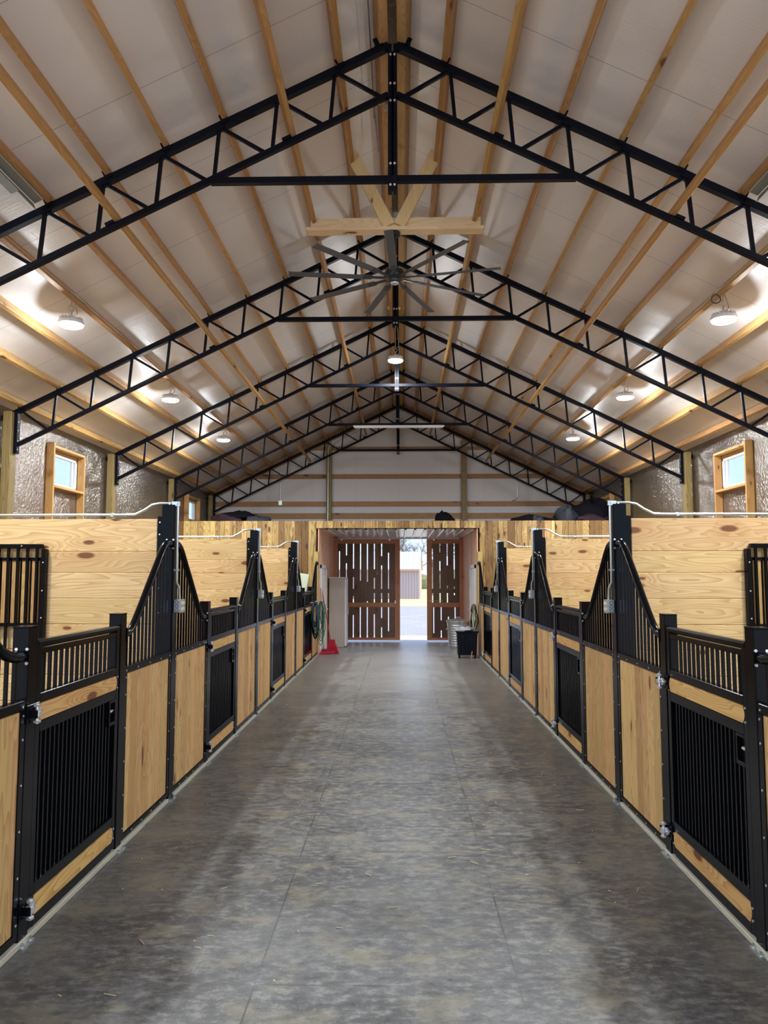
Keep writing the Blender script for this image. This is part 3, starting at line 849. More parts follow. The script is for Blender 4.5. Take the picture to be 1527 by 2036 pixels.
cache = {}
def place(key, maker, s, y, rev=False, length=0.0):
    """left row: as built; right row: turned half round so its near end is at y+length"""
    if key in cache: o = copy_tree(cache[key])
    else: o = maker(); cache[key] = o
    if s < 0: o.location = (-HW, y, 0); o.rotation_euler = (0, 0, 0)
    else: o.location = (HW, y+length, 0); o.rotation_euler = (0, 0, PI)
    return o
SN = ['nearest', 'second', 'third', 'farthest']
BAYS = []
for k in range(4):
    if k == 0: da, db = 3.84, 5.10
    else: da, db = T[k]+1.15, T[k]+2.42
    BAYS.append((T[k], da, db, T[k+1]))
for s in (-1, 1):
    sd_ = SIDE[s]
    for k, (t0, da, db, t1) in enumerate(BAYS):
        LA = da-t0-.10; LD = db-da-.10; LB = (t1-db-.10) if k < 3 else (17.10-db-.05)
        # the half turned copies swap their tall end, so the flip swaps too
        o = place(('P', round(LA, 3), s > 0), lambda: make_panel(LA, s > 0), s, t0+.05, length=LA)
        tag(o, 'black framed honey pine front panel on the near side of the %s %s stall door' % (SN[k], sd_), 'panel', 'stall front panels')
        o = place(('P', round(LB, 3), s < 0), lambda: make_panel(LB, s < 0), s, db+.05, length=LB)
        tag(o, 'black framed honey pine front panel on the far side of the %s %s stall door' % (SN[k], sd_), 'panel', 'stall front panels')
        o = place(('D', round(LD, 3)), lambda: make_door(LD), s, da+.05, length=LD)
        tag(o, 'black barred stall door with two pine planks, %s in the %s row' % (SN[k], sd_), 'door', 'stall doors')
        for y, w_ in ((da, 'near'), (db, 'far')):
            o = place(('DP',), make_dpost, s, y)
            tag(o, 'short black steel post on the %s side of the %s %s stall door' % (w_, SN[k], sd_), 'post', 'short door posts')
        o = place(('TP',), make_tpost, s, t0)
        tag(o, ('tall black steel post in the %s row, at the %s end wall board' % (sd_, 'first')) if k == 0 else 'tall black steel post carrying a conduit in the %s row, %s from the camera' % (sd_, ['', 'first', 'second', 'third'][k]), 'post', 'tall stall posts')
        # sill strips
        L = t1-t0-.14-(.06 if k == 3 else 0)
        o = MB().box(-.05, .014, 0, L, 0, .030, random.random(), .003).build('sill_board', M['sill']); o.location = (s*(HW), t0+.07, 0)
        if s > 0: o.location = (HW+.036, t0+.07, 0)
        else: o.location = (-HW, t0+.07, 0)
        tag(o, 'weathered sill strip on the floor under the %s %s stall front' % (SN[k], sd_), 'board', 'sill strips')

# ---- partitions between stalls (boards lie across, grain along x)
def make_partition(s, k):
    y = T[k]
    t = empty('stall_partition', (s*1.95, y, 0))
    xa, xb = s*1.945, s*5.19
    z = ZP-.01; hs = [.27, .175, .21, .21, .20, .21, .21, .20, .21, .20, .19]
    b = MB(); random.seed(40+k*7+s)
    for h in hs:
        z0 = max(.01, z-h)
        b.box(xa-s*1.95, xb-s*1.95, -.019, .019, z0+.0008, z-.0008, random.random(), .005); z = z0
        if z <= .02: break
    b.build('boards', M['part'], t)
    return t
PN = ['', 'first', 'second', 'third']
for s in (-1, 1):
    for k in (1, 2, 3):
        o = make_partition(s, k)
        tag(o, 'pale knotty pine partition wall between stalls, %s from the camera in the %s row' % (PN[k], SIDE[s]), 'partition', 'stall partitions')
# barred hay feeders on the first partitions
for s in (-1, 1):
    t = empty('stall_grille', (s*2.845, T[1]-.02, 1.26)); tag(t, 'black barred grille panel fixed to the %s pine partition' % SIDE[s], 'grille', 'partition grilles')
    def q(a, c): return (s*a, s*c)
    f = MB(); f.box(s*0, s*.036, -.055, -.002, -.05, .76, 0, .002); f.box(s*.036, s*1.0, -.055, -.01, .765, .80, 0, .002)
    f.box(s*1.0, s*.964, -.055, -.002, -.05, .76, 0, .002); f.box(s*.036, s*1.0, -.050, -.012, .13, .155, 0, .002); f.box(s*.036, s*1.0, -.03, -.012, .665, .69, 0, .002)
    f.build('frame', M['black'], t)
    for i in range(12):
        x = .075+i*.079
        MB().box(s*(x-.010), s*(x+.010), -.055, -.035, -.05, .77).build('grille_bar', M['black'], t)
    b = MB(); b.box(s*.036, s*.964, -.010, -.001, .155, .665); b.build('dark_backing', M['sheet'], t)
    b = MB()
    for i in range(11):
        x = .06+i*.083; b.box(s*x, s*(x+.066), -.02, -.011, .155, .665, random.random(), .002)
    o = b.build('wood_slats', M['stud'], t)
    mb = MB()
    for z in (.65, .42, .2, 0.0): mb.cyl((s*.018, -.055, z), (s*.018, -.060, z), .006, 8)
    for x in (.2, .5, .8): mb.cyl((s*x, -.055, .785), (s*x, -.060, .785), .006, 8)
    mb.build('screws', M['screw'], t)

# ---- conduits with outlet boxes on the tall posts
for s in (-1, 1):
    for k in (1, 2, 3):
        y = T[k]
        t = empty('conduit', (s*HW, y, 0)); tag(t, 'zinc conduit along the %s partition top and down the tall post, %s from the camera' % (SIDE[s], PN[k]), 'conduit', 'conduits on the stall posts')
        X = lambda a: s*(a-HW)
        P = [(X(5.15), -.028, 2.302), (X(2.25), -.028, 2.302), (X(2.13), -.028, 2.305), (X(2.05), -.028, 2.345), (X(1.99), -.028, 2.385), (X(1.93), -.022, 2.398), (X(1.82), -.02, 2.398), (X(1.79), -.02, 2.392), (X(1.779), -.02, 2.37), (X(1.779), -.015, 2.0), (X(1.779), -.01, 1.75), (X(1.765), .02, 1.70), (X(1.762), .03, 1.6)]
        MB().tube(P, .0105, 8).build('pipe', M['conduit'], t)
        b = MB(); b.box(X(1.825), X(1.76), -.034, -.008, 2.375, 2.412); b.cyl((X(1.785), -.045, 2.40), (X(1.785), .01, 2.40), .012, 8)
        b.cyl((X(1.84), -.045, 2.395), (X(1.84), .005, 2.395), .010, 8); b.box(X(1.795), X(1.765), -.032, .012, 1.84, 1.856); b.cyl((X(2.32), -.045, 2.302), (X(2.32), -.012, 2.302), .016, 8)
        b.build('fittings', M['galv'], t)
        t = empty('outlet_box', (s*HW, y+.02, 1.50)); tag(t, 'grey metal double outlet box on the %s row tall post, %s from the camera' % (SIDE[s], PN[k]), 'outlet', 'outlet boxes on the stall posts')
        MB().box(-s*.006, -s*.062, -.05, .06, 0, .105, 0, .004).build('box', M['galv'], t)
        c = MB(); c.box(-s*.062, -s*.066, -.052, .062, -.002, .107, 0, .002); cv = c.build('cover', M['conduit'], t)
        for yy in (-.022, .032):
            for zz in (.03, .075): MB().cyl((-s*.066, yy, zz), (-s*.070, yy, zz), .016, 12).build('socket', M['white_plastic'], cv)
        for zz in (.02, .052, .084): MB().tube([(-s*.033+.012*math.cos(a*PI/6), -.051, zz+.012*math.sin(a*PI/6)) for a in range(12)], .0022, 5, closed=True).build('knockout', M['sheet'], t)
t = empty('outlet_box', (-5.15, 7.25, 2.35)); tag(t, 'small grey outlet box low on the left foil wall by the nearest treated pole', 'outlet')
MB().box(-.19, -.13, -.06, .06, 0, .11, 0, .004).build('box', M['galv'], t)

# ------------------------------------------------------------------ high bay lamps
def make_lamp(drop):
    t = empty('high_bay_lamp', (0, 0, 0))
    h = MB(); h.lathe([(.03, .10), (.05, .085), (.075, .075), (.08, .05), (.135, .035), (.14, .0), (.128, -.004)], n=32)
    for i in range(18):
        a = 2*PI*i/18; c, s_ = math.cos(a), math.sin(a)
        h.obox(Vector((.10*c, .10*s_, .05)), Vector((c, s_, 0)), Vector((-s_, c, 0)), Vector((0, 0, 1)), .05, .004, .045)
    h.build('housing', M['white_paint'], t)
    n = 32; ri, ro = .032, .125; mb = MB()
    vs = [(r*math.cos(2*PI*i/n), r*math.sin(2*PI*i/n), -.006) for r in (ri, ro) for i in range(n)]
    mb.add(vs, [(i, (i+1) % n, n+(i+1) % n, n+i) for i in range(n)]); mb.lathe([(.126, .012), (.131, .0), (.127, -.018), (.112, -.026), (.05, -.024)], n=32); mb.build('led_ring', M['led'], t)
    MB().lathe([(.030, .0), (.030, -.010), (.02, -.014)], n=20).build('sensor_cap', M['fan'], t)
    hk = MB(); hk.cyl((0, 0, .10), (0, 0, .16), .012, 8); hk.tube([(.03*math.cos(a*PI/5), 0, .185+.028*math.sin(a*PI/5)) for a in range(10)], .005, 6, closed=True)
    if drop > .22: hk.cyl((0, 0, .21), (0, 0, drop), .005, 6)
    hk.tube([(.02, 0, .09), (.07, .01, .14), (.06, .02, .2), (.02, .02, drop)], .006, 6)
    hk.build('hook', M['galv'], t)
    ld = bpy.data.lights.new('lamp_light', 'AREA'); ld.shape = 'DISK'; ld.size = .24; ld.energy = LAMP_W; ld.color = LAMP_COL
    lo = bpy.data.objects.new('lamp_light', ld); COL.objects.link(lo); lo.parent = t; lo.location = (0, 0, -.034)
    ld = bpy.data.lights.new('lens_light', 'POINT'); ld.shadow_soft_size = .05; ld.energy = LAMP_P; ld.color = LAMP_COL
    lo = bpy.data.objects.new('lens_light', ld); COL.objects.link(lo); lo.parent = t; lo.location = (0, 0, -.085)
    return t
lamp0 = make_lamp(.33); first = True
LY = [.9, 4.55, 8.2, 11.87, 15.52]
for s in (-1, 1):
    for i, y in enumerate(LY):
        o = lamp0 if first else copy_tree(lamp0); first = False
        x = s*3.62; o.location = (x, y, 4.60); o.rotation_euler = (0, 0, random.random())
        tag(o, 'lit round high bay lamp on the %s roof slope, %s' % (SIDE[s], ['over the camera end', 'just outside the near bay', 'nearest the camera', 'second from the camera', 'farthest from the camera'][i]), 'lamp', 'high bay lamps')
        if i > 0 or True:
            # feed conduit box on the purlin
            b = MB(); b.box(x-s*.06, x-s*.03, y-.06, y+.06, 4.86, 4.94, 0, .004)
            o2 = b.build('junction_box', M['galv']); tag(o2, 'small junction box on the purlin above the %s lamp, lamp %s' % (SIDE[s], ['over the camera end', 'just outside the near bay', 'nearest the camera', 'second from the camera', 'farthest from the camera'][i]), 'box', 'lamp junction boxes')
    pts = [(s*3.56, Y0+.2, 4.905)]
    for y in LY: pts += [(s*3.56, y-.35, 4.905), (s*3.54, y-.12, 4.90), (s*3.54, y+.12, 4.90), (s*3.56, y+.35, 4.905)]
    pts.append((s*3.56, 20.8, 4.905))
    o = MB().tube(pts, .011, 6).build('lamp_conduit', M['conduit']); tag(o, 'long thin conduit feeding the lamps along the %s roof slope' % SIDE[s], 'conduit')
o = make_lamp(.95); o.location = (-.02, 13.2, 5.60); tag(o, 'lit round high bay lamp hanging under the ridge in the centre', 'lamp', 'high bay lamps')
o = MB().box(-.16, .14, 13.16, 13.25, 6.545, 6.585, .3).build('ridge_block', M['beamx']); tag(o, 'short pine block across the ridge purlins above the centre lamp', 'board')
t = empty('coiled_cable', (3.50, 8.10, 4.78)); tag(t, 'loop of spare black cable beside the nearest right hand lamp', 'cable')
b = MB(); b.tube([(.05*math.cos(a*PI/6), .01*math.sin(a*PI/3), .05*math.sin(a*PI/6)+.02) for a in range(24)], .008, 6, closed=False); b.build('loop', M['fan'], t)

# ---- pale tube light in front of the fourth truss
t = empty('tube_light', (0, YT[3]-.10, 5.21)); tag(t, 'long pale tube light fixed level in front of the fourth truss', 'light')
MB().box(-1.03, 1.08, -.03, .03, .0, .035, 0, .005).build('housing', M['white_paint'], t); MB().cyl((-1.0, 0, -.012), (1.05, 0, -.012), .013, 10).build('tube', M['white_plastic'], t)
o = MB().tube([(-.1, YG-.2, 6.35), (-.6, YG-.2, 6.12), (-1.6, YG-.2, 5.65), (-1.92, YG-.2, 5.45), (-1.97, YG-.2, 5.3), (-1.97, YG-.2, 3.1)], .013, 6).build('gable_conduit', M['conduit']); tag(o, 'thin conduit running down the left gable post from the ridge', 'conduit', 'gable conduits')
o = MB().tube([(-3.33, YG-.03, 4.7), (-3.33, YG-.03, 3.82)], .013, 6); o.box(-3.38, -3.28, YG-.09, YG-.045, 3.76, 3.88); o = o.build('gable_conduit', M['conduit']); tag(o, 'short drop conduit with a box on the left of the gable wall', 'conduit', 'gable conduits')
o = MB().tube([(3.35, YG-.03, 4.6), (3.35, YG-.03, 4.0), (3.30, YG-.03, 3.90), (3.2, YG-.055, 3.87)], .013, 6).build('gable_conduit', M['conduit']); tag(o, 'bent conduit on the right of the gable wall', 'conduit', 'gable conduits')
# flexible cable for the fan
o = MB(); o.tube(catmull([(-.20, 7.2, 6.33), (-.19, 7.25, 6.50), (-.12, 7.3, 6.56), (-.08, 7.32, 6.50)], 6), .012, 8); o = o.build('flexible_conduit', M['galv']); tag(o, 'short looped flexible conduit hanging near the ridge before the fan', 'conduit')
o = MB(); o.tube([(-.195, Y0+.3, 6.52), (-.195, 7.2, 6.52)], .006, 6); o.tube([(-.195, 7.2, 6.50), (-.17, 8.0, 6.46)], .006, 6); o = o.build('ridge_cable', M['fan']); tag(o, 'thin cable stapled along the left ridge purlin', 'cable')

# ------------------------------------------------------------------ ceiling fan on its pine frame
FY = 8.10
o = MB().box(-.925, .955, FY-.02, FY+.02, 5.622, 5.745, .2, .003).build('fan_beam', M['beamx']); tag(o, 'upright pale pine board above the ceiling fan', 'board')
b = MB(); b.prism([(-.97, FY-.07, 5.600), (-.955, FY-.07, 5.585), (.97, FY-.07, 5.585), (.985, FY-.07, 5.600), (.985, FY-.07, 5.622), (-.97, FY-.07, 5.622)], (0, .14, 0), .6)
o = b.build('fan_board', M['beamx']); tag(o, 'flat pale pine board carrying the ceiling fan', 'board')
for s in (-1, 1):
    a = Vector((s*.055, FY-.045, 5.64)); c = Vector((s*.47, FY-.045, 6.47))
    mb = MB(); mb.beam((0, 0, 0), c-a, .045, .13, (s*1, 0, .3), .4, .003)
    o = mb.build('fan_strut', M['beamz'], None, a); tag(o, 'slanting pine strut of the V above the fan, %s leg' % SIDE[s], 'strut', 'fan struts')
t = empty('ceiling_fan', (.005, FY, 5.06)); tag(t, 'large charcoal ceiling fan with nine long blades over the aisle', 'ceiling fan')
b = MB(); b.cyl((0, 0, .06), (0, 0, .50), .022, 12); b.build('downrod', M['fanhub'], t)
b = MB(); b.lathe([(.03, .47), (.06, .48), (.065, .51), (.06, .525)], n=20); b.build('canopy', M['fanhub'], t)
b = MB(); b.lathe([(.05, .10), (.10, .085), (.115, .05), (.115, .01), (.10, -.01), (.07, -.02), (.065, -.045), (.05, -.055)], n=28); hub = b.build('motor', M['fanhub'], t)
MB().lathe([(.05, -.055), (.048, -.062), (.02, -.066)], n=24).build('motor_cap', M['galv'], hub)
for i in range(9):
    a = math.radians(-92.5+40*i); d = Vector((math.cos(a), math.sin(a), 0)); p = Vector((-math.sin(a), math.cos(a), 0))
    up_ = Vector((0, 0, 1)); pr = (p*math.cos(.16)+up_*math.sin(.16)); nr = d.cross(pr)
    mb = MB(); mb.obox(d*.71+up_*.0, d, pr, nr, .88, .085, .010, 0, .003); mb.obox(d*1.152, d, pr, nr, .012, .088, .016)
    bl = mb.build('blade', M['fan'], t)
    mb = MB(); mb.obox(d*.19, d, pr, nr, .26, .038, .012, 0, .002); mb.obox(d*.30, d, pr, nr, .10, .06, .014); mb.build('blade_arm', M['fanhub'], bl)

# ------------------------------------------------------------------ things in the passage
t = empty('storage_cabinet', (-1.555, 19.66, -.04)); tag(t, 'tall putty plastic storage cabinet with ribbed side standing left of the passage', 'cabinet')
b = MB(); b.box(-.21, .19, -.30, .34, 0, 1.75, 0, .02)
for i in range(6):
    x = -.16+i*.065; b.box(x, x+.028, -.306, -.29, .06, 1.66, 0, .004)
b.build('body', M['cabgrey'], t)
b = MB(); b.box(.191, .235, -.305, .018, .03, 1.74, 0, .012); b.build('door', M['cabwhite'], t)
b = MB(); b.box(.191, .235, .022, .345, .03, 1.74, 0, .012); b.build('door', M['cabwhite'], t)
b = MB(); b.tube([(.236, .0, .78), (.265, .0, .82), (.265, .0, 1.0), (.236, .0, 1.04)], .010, 8); b.build('handle', M['cabgrey'], t)
MB().box(-.22, .24, -.31, .35, 1.75, 1.775, 0, .01).build('top', M['cabwhite'], t)

def lathe_obj(name, prof, mat, parent, n=32): return MB().lathe(prof, n=n).build(name, mat, parent)
t = empty('trash_can', (1.50, 19.15, -.035)); tag(t, 'ribbed galvanised trash can with lid on the right by the far barn door', 'trash can')
pr_ = [(.225, 0), (.232, .01)]
for i in range(9): pr_ += [(.236+.004*i, .06+.062*i), (.246+.004*i, .075+.062*i), (.246+.004*i, .085+.062*i), (.238+.004*i, .10+.062*i)]
pr_ += [(.285, .655), (.292, .665), (.285, .675)]
lathe_obj('body', pr_, M['galv'], t)
lathe_obj('lid', [(.295, .665), (.30, .675), (.298, .70), (.22, .725), (.1, .74), (.0, .742)], M['galv'], t)
MB().tube([(-.06, 0, .74), (-.05, 0, .775), (.05, 0, .775), (.06, 0, .74)], .008, 8).build('lid_handle', M['galv'], t)
MB().tube([(-.27, -.07, .5), (-.31, -.05, .47), (-.31, .05, .47), (-.27, .07, .5)], .007, 6).build('side_handle', M['galv'], t)

def crumple(mb, c, rx, ry, rz, seed, n=14, m_=9, amp=.25, brd=0.0, base=None):
    rnd = random.Random(seed); ph = [rnd.uniform(0, 6.28) for _ in range(8)]
    vs = []
    for j in range(m_+1):
        th = PI*j/m_
        for i in range(n):
            p = 2*PI*i/n
            k = 1+amp*(.5*math.sin(3*p+ph[0]+2*th)+.35*math.sin(5*p+ph[1]-3*th)+.3*math.sin(2*p+ph[2]+5*th)+.25*math.sin(7*p+4*th+ph[3]))
            x = rx*math.sin(th)*math.cos(p)*k; y = ry*math.sin(th)*math.sin(p)*k; z = rz*math.cos(th)*k
            q = Vector(c)+Vector((x, y, z))
            if base is not None and q.z < base: q.z = base
            vs.append(q)
    fs = [(j*n+i, j*n+(i+1) % n, (j+1)*n+(i+1) % n, (j+1)*n+i) for j in range(m_) for i in range(n)]
    return mb.add(vs, fs, brd, True)

t = empty('storage_tote', (1.56, 17.02, 0)); t.location = (1.50, 16.72, 0)
tag(t, 'black ribbed plastic tote on wheels standing by the right row end', 'tote')
b = MB()
def frustum(mb, x0, x1, y0, y1, z0, z1, g):
    vs = [(x0, y0, z0), (x1, y0, z0), (x1, y1, z0), (x0, y1, z0), (x0-g, y0-g, z1), (x1+g, y0-g, z1), (x1+g, y1+g, z1), (x0-g, y1+g, z1)]
    mb.add(vs, [(0, 3, 2, 1), (4, 5, 6, 7), (0, 1, 5, 4), (1, 2, 6, 5), (2, 3, 7, 6), (3, 0, 4, 7)])
frustum(b, -.20, .20, -.15, .15, .07, .55, .022)
for i in range(5):
    x = -.16+i*.08; b.box(x-.02, x+.02, -.178, -.155, .12, .48, 0, .006)
b.box(-.245, .245, -.195, .195, .55, .585, 0, .01)
b.build('tub', M['toteblk'], t)
for x in (-.17, .17):
    MB().cyl((x-.02, -.10, .05), (x+.02, -.10, .05), .05, 16).build('wheel', M['toteblk'], t)
b = MB(); crumple(b, (0, 0, .60), .25, .20, .07, 5, amp=.35, base=.587); o = b.build('folded_cloths', M['cloth_grey']); o.location = t.location
tag(o, 'heap of grey and white cloths on top of the black tote', 'cloth')
b = MB(); b.beam((.07, -.2, .012), (.10, -.20, .16), .02, .02, (0, 1, 0)); o = b.build('wood_stick', M['stick'], None, t.location); tag(o, 'short pale stick leaning on the front of the black tote', 'stick')

# ropes and halters hanging at the row ends
def rope_bundle(s, mats, label, y, z, seed, name, cat):
    rnd = random.Random(seed); t = empty(name, (s*(HW-.03), y, z)); tag(t, label, cat)
    MB().cyl((s*.03, 0, 0), (-s*.05, 0, .01), .008, 8).build('hook', M['screw'], t)
    for i, (mk, L, dy) in enumerate(mats):
        P = []; w_ = rnd.uniform(.03, .06)
        n = 14
        for j in range(n+1):
            a = 2*PI*j/n
            P.append((-s*(.045+w_*.9+.02*(i % 3)+w_*1.3*math.sin(a)*(1+.35*math.sin(a*3+i))), dy+.3*w_*math.cos(a*2+i), -L/2+L/2*math.cos(a)))
        MB().tube(P[:-1], .010, 6, closed=True).build('rope_loop', M[mk], t)
    return t
rope_bundle(1, [('ropet', .70, 0), ('ropet', .55, .05), ('greenl', .62, -.05), ('ropep', .80, .08), ('ropet', 1.0, .02), ('cloth_blk', .75, .10), ('greenl', .85, .06), ('cloth_blk', .6, -.06)], 'tangle of tan, olive and plum lead ropes hanging at the right row end', 16.70, 1.16, 3, 'lead_ropes', 'rope')
t = empty('halter_bundle', (-HW+.02, 15.75, 1.22)); tag(t, 'dark blue and green halter hanging on the farthest left stall door', 'halter')
MB().cyl((-.03, 0, 0), (.05, 0, .01), .008, 8).build('hook', M['screw'], t)
for i, (L, dy, mk) in enumerate(((.50, 0, 'navy'), (.42, .05, 'green'), (.46, -.06, 'navy'), (.66, .02, 'navy'), (.58, -.02, 'green'), (.74, .04, 'cloth_blk'))):
    P = [(.075+.055*math.sin(2*PI*j/16)*(1+.3*math.sin(4*PI*j/16+i)), dy+.03*math.cos(4*PI*j/16), -L/2+L/2*math.cos(2*PI*j/16)) for j in range(16)]
    MB().tube(P, .016, 6, closed=True).build('strap', M[mk], t)
b = MB()
for i in range(7): b.tube([(.07+.045*math.sin(i*2.3)+.02*math.cos(a), .02*math.sin(a), -.06-.05*i*.6) for a in [k*PI/3 for k in range(6)]], .005, 5, closed=True)
b.build('buckles', M['brass'], t)
rope_bundle(-1, [('green', .62, 0), ('greenl', .80, .05), ('green', .70, -.05), ('greenl', .95, .08), ('ropet', .66, .02), ('green', .5, .04), ('green', .85, -.03)], 'green lead ropes knotted and hanging at the far end of the left row', 16.55, 1.22, 9, 'lead_ropes', 'rope')

# sheet standing in the last left stall
t = empty('drainage_sheet', (-2.15, 16.6, 1.15)); tag(t, 'pale mint plastic sheet leaning above the farthest left stall front', 'sheet')
t.rotation_euler = (0, math.radians(9), 0)
MB().box(-.11, .11, -.02, .02, -1.15, .68, 0, .01).build('sheet', M['mint'], t)

# broom, dustpan, pole
t = empty('push_broom', (-1.52, 17.75, 0)); tag(t, 'red broom with a long thin handle leaning on the left passage wall', 'broom')
MB().cyl((-.02, 0, .10), (-.255, .02, 1.42), .012, 8).build('handle', M['redstick'], t)
MB().cyl((-.245, .02, 1.36), (-.262, .02, 1.46), .017, 8).build('grip', M['fan'], t)
b = MB(); b.prism([(-.09, -.02, .30), (.05, -.02, .30), (.10, -.02, .02), (-.13, -.02, .02)], (0, .05, 0)); b.build('brush_head', M['red'], t)
t = empty('dustpan', (-1.58, 17.40, 0)); tag(t, 'red long dustpan lying on the floor in front of the broom', 'dustpan')
b = MB(); b.prism([(-.19, -.10, .005), (.16, .02, .02), (.16, .02, .09), (-.19, -.10, .05)], (.03, .14, 0)); b.box(-.17, .15, .10, .125, .01, .11); b.build('pan', M['red'], t)
MB().prism([(.10, .02, .01), (.24, .0, .01), (.17, .02, .22), (.12, .02, .22)], (0, .06, 0)).build('hood', M['red'], t)
t = empty('stable_fork', (-1.76, 17.50, 0)); tag(t, 'slim wooden handled stable tool leaning upright on the passage edge', 'tool')
MB().cyl((.04, 0, .35), (-.02, 0, 1.50), .012, 8).build('handle', M['stick'], t)
b = MB(); b.cyl((.04, 0, .35), (.055, 0, .06), .007, 6); b.cyl((.0, 0, .06), (.12, 0, .06), .006, 6)
for i in range(5): b.cyl((.0+.03*i, 0, .06), (.0+.03*i, -.02, .0), .004, 6)
b.cyl((-.01, 0, .42), (.09, 0, .44), .008, 6)
b.build('fork_head', M['fan'], t)

# ------------------------------------------------------------------ things lying on the loft
def loft(name, label, cat, parts, x, y):
    t = empty(name, (x, y, 2.956)); tag(t, label, cat)
    for nm, mk, args in parts:
        b = MB(); crumple(b, *args, base=0.0); b.build(nm, M[mk], t)
loft('folded_blankets', 'dark plum and black folded blankets heaped on the left of the loft', 'blanket', [('blanket', 'cloth_plum', ((-.05, 0, .13), .45, .3, .17, 4)), ('blanket', 'cloth_blk', ((.15, 0, .22), .40, .28, .13, 8)), ('blanket', 'cloth_blk', ((-.2, .1, .1), .35, .28, .15, 12))], -3.95, 18.0)
loft('plastic_wrap', 'grey crumpled sheet lying on the left of the loft beyond the blankets', 'sheet', [('sheet', 'cloth_teal', ((0, 0, .06), .33, .25, .16, 14))], -3.30, 17.8)
loft('saddle_bag', 'small black bag on the loft edge right of the passage', 'bag', [('bag', 'cloth_blk', ((0, 0, .08), .20, .2, .22, 21)), ('bag', 'cloth_blk', ((.14, 0, .05), .15, .15, .17, 22))], 1.05, 17.7)
loft('tarp_bundle', 'flat dark tarp bundle on the right of the loft', 'tarp', [('tarp', 'cloth_blk', ((0, 0, .06), .50, .3, .17, 31)), ('fold', 'cloth_teal', ((.15, -.1, .06), .20, .2, .14, 33))], 3.10, 17.8)
loft('equipment_pile', 'large black draped pile at the right end of the loft', 'pile', [('cover', 'cloth_blk', ((.2, 0, .2), .50, .35, .40, 41)), ('bundle', 'cloth_teal', ((-.45, -.1, .15), .28, .3, .28, 42)), ('blanket', 'cloth_plum', ((.1, -.3, .1), .35, .2, .15, 43))], 4.42, 18.0)

# ------------------------------------------------------------------ litter on the floor
b = MB(); rnd = random.Random(5)
for i in range(170):
    x = rnd.uniform(-1.6, 1.6); y = 1.9+rnd.random()**1.5*13; a = rnd.uniform(0, PI); L = rnd.choice([.008, .012, .02, .035, .06]); w_ = rnd.uniform(.002, .004) if L > .015 else .006
    p0 = (x, y, .0035); p1 = (x+L*math.cos(a), y+L*math.sin(a), .0045)
    b.beam(p0, p1, w_, .003, (0, 0, 1), rnd.random())
o = b.build('straw_litter', M['straw']); tag(o, 'scattered straw bits and wood chips on the concrete aisle floor', 'straw', None, 'stuff')

# ------------------------------------------------------------------ outside
struct('ground', MB().box(-90, 90, 21.46, 46, -.4, -.13), M['gravel'], 'gravel yard beyond the far doors')
struct('ground', MB().box(-90, 90, 46, 140, -.4, -.12), M['grass'], 'pale grass beyond the gravel yard')
struct('ground', MB().box(-90, 90, -60, Y0, -.4, -.02), M['apron'], 'unseen pale ground at the near open end, added to bounce light')  # out of view; made pale to throw sunlight up onto the roof
for s in (-1, 1): struct('ground', MB().box(s*(XW+.07), s*90, Y0, 21.45, -.4, -.13), M['grass'], 'grass along the %s outside wall' % SIDE[s])
struct('path', MB().box(-3, 3, 21.46, 23.6, -.3, -.075), M['apron'], 'pale concrete apron outside the far doors')
t = empty('shed', (-2.55, 60.0, -.12), math.radians(-4)); tag(t, 'small pinkish metal shed with pale roof across the yard', 'shed')
b = MB(); hw, dp, he, hr = 4.0, 5.0, 2.35, 3.75
x = -hw
while x < hw: b.box(x, x+.19, -.03, .02, 0, he, 0, .01); x += .22
b.box(-hw, hw, 0, dp, 0, he); b.build('siding', M['shedwall'], t)
b = MB(); b.prism([(hw, -.02, 0), (hw, -.02, he), (hw, dp/2, hr-.05), (hw, dp, he), (hw, dp, 0)], (.06, 0, 0)); b.prism([(-hw, -.02, 0), (-hw, -.02, he), (-hw, dp/2, hr-.05), (-hw, dp, he), (-hw, dp, 0)], (-.06, 0, 0)); b.build('end_wall', M['shedend'], t)
b = MB(); b.beam((0, -.25, he-.08), (0, dp/2, hr), 2*hw+.3, .06, (0, 0, 1)); b.beam((0, dp+.25, he-.08), (0, dp/2, hr), 2*hw+.3, .06, (0, 0, 1))
x = -hw
while x < hw: b.beam((x, -.25, he-.05), (x, dp/2, hr+.03), .04, .05, (0, 0, 1)); x += .4
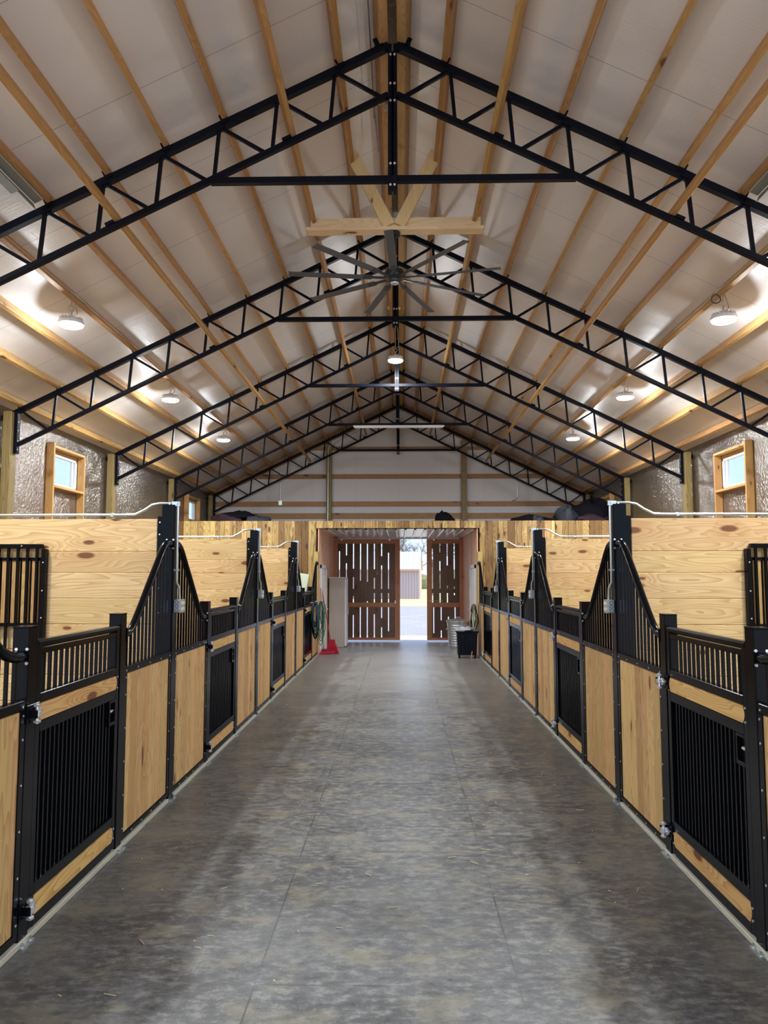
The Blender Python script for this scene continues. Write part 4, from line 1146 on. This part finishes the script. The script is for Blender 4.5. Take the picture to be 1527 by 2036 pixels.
b.build('roof', M['shedroof'], t); MB().box(-hw, hw+.1, -.30, -.24, he-.16, he-.02).build('fascia', M['shedend'], t)
def bare_tree(x, y, h, seed, label):
    rnd = random.Random(seed); b = MB()
    def grow(p, d, L, r, lev):
        q = p+d*L; mid = p+d*(L*.5)+Vector((rnd.uniform(-1, 1), rnd.uniform(-1, 1), rnd.uniform(-.5, .5)))*L*.06
        b.tube([p, mid, q], [r, r*.85, r*.68], 5 if lev < 2 else 3, cap=False)
        if lev >= 6: return
        for i in range(3 if lev < 5 else 2):
            a = rnd.uniform(.35, .95)*(1 if rnd.random() < .5 else -1); ax = Vector((rnd.uniform(-1, 1), rnd.uniform(-1, 1), rnd.uniform(-.3, .3))).normalized()
            nd = (Matrix.Rotation(a, 3, ax) @ d+Vector((0, 0, .12))).normalized()
            grow(p+d*L*rnd.uniform(.6, 1.0), nd, L*rnd.uniform(.62, .82), r*.58, lev+1)
    grow(Vector((0, 0, 0)), Vector((rnd.uniform(-.1, .1), 0, 1)).normalized(), h*.25, h*.020, 0)
    o = b.build('bare_tree', M['bark'], None, (x, y, -.12)); tag(o, label, 'tree', 'bare trees'); return o
bare_tree(2.9, 70, 9.5, 3, 'leafless grey tree standing just right of the shed behind it')
bare_tree(0.2, 76, 10.5, 8, 'leafless grey tree rising behind the shed roof')
bare_tree(1.6, 66, 8.0, 12, 'low leafless tree just behind the right corner of the shed')
bare_tree(16.0, 88, 15, 17, 'leafless grey tree far off behind the right barn door')
bare_tree(-18.0, 76, 14, 23, 'leafless grey tree far left beyond the yard, behind the left barn door')
bare_tree(13.5, 21, 13, 31, 'leafless tree outside the right wall seen through its near window')
b = MB(); rnd = random.Random(2)
for i in range(60):
    crumple(b, (-60+i*2.1+rnd.uniform(-.6, .6), 98+rnd.uniform(-3, 3), .4), 1.9, 1.5, rnd.uniform(1.3, 3.2), 100+i, 10, 6, .25)
o = b.build('hedge_line', M['brush'], None); o.location = (0, 0, -.1); tag(o, 'hazy olive brush line along the far side of the field', 'hedge', None, 'stuff')
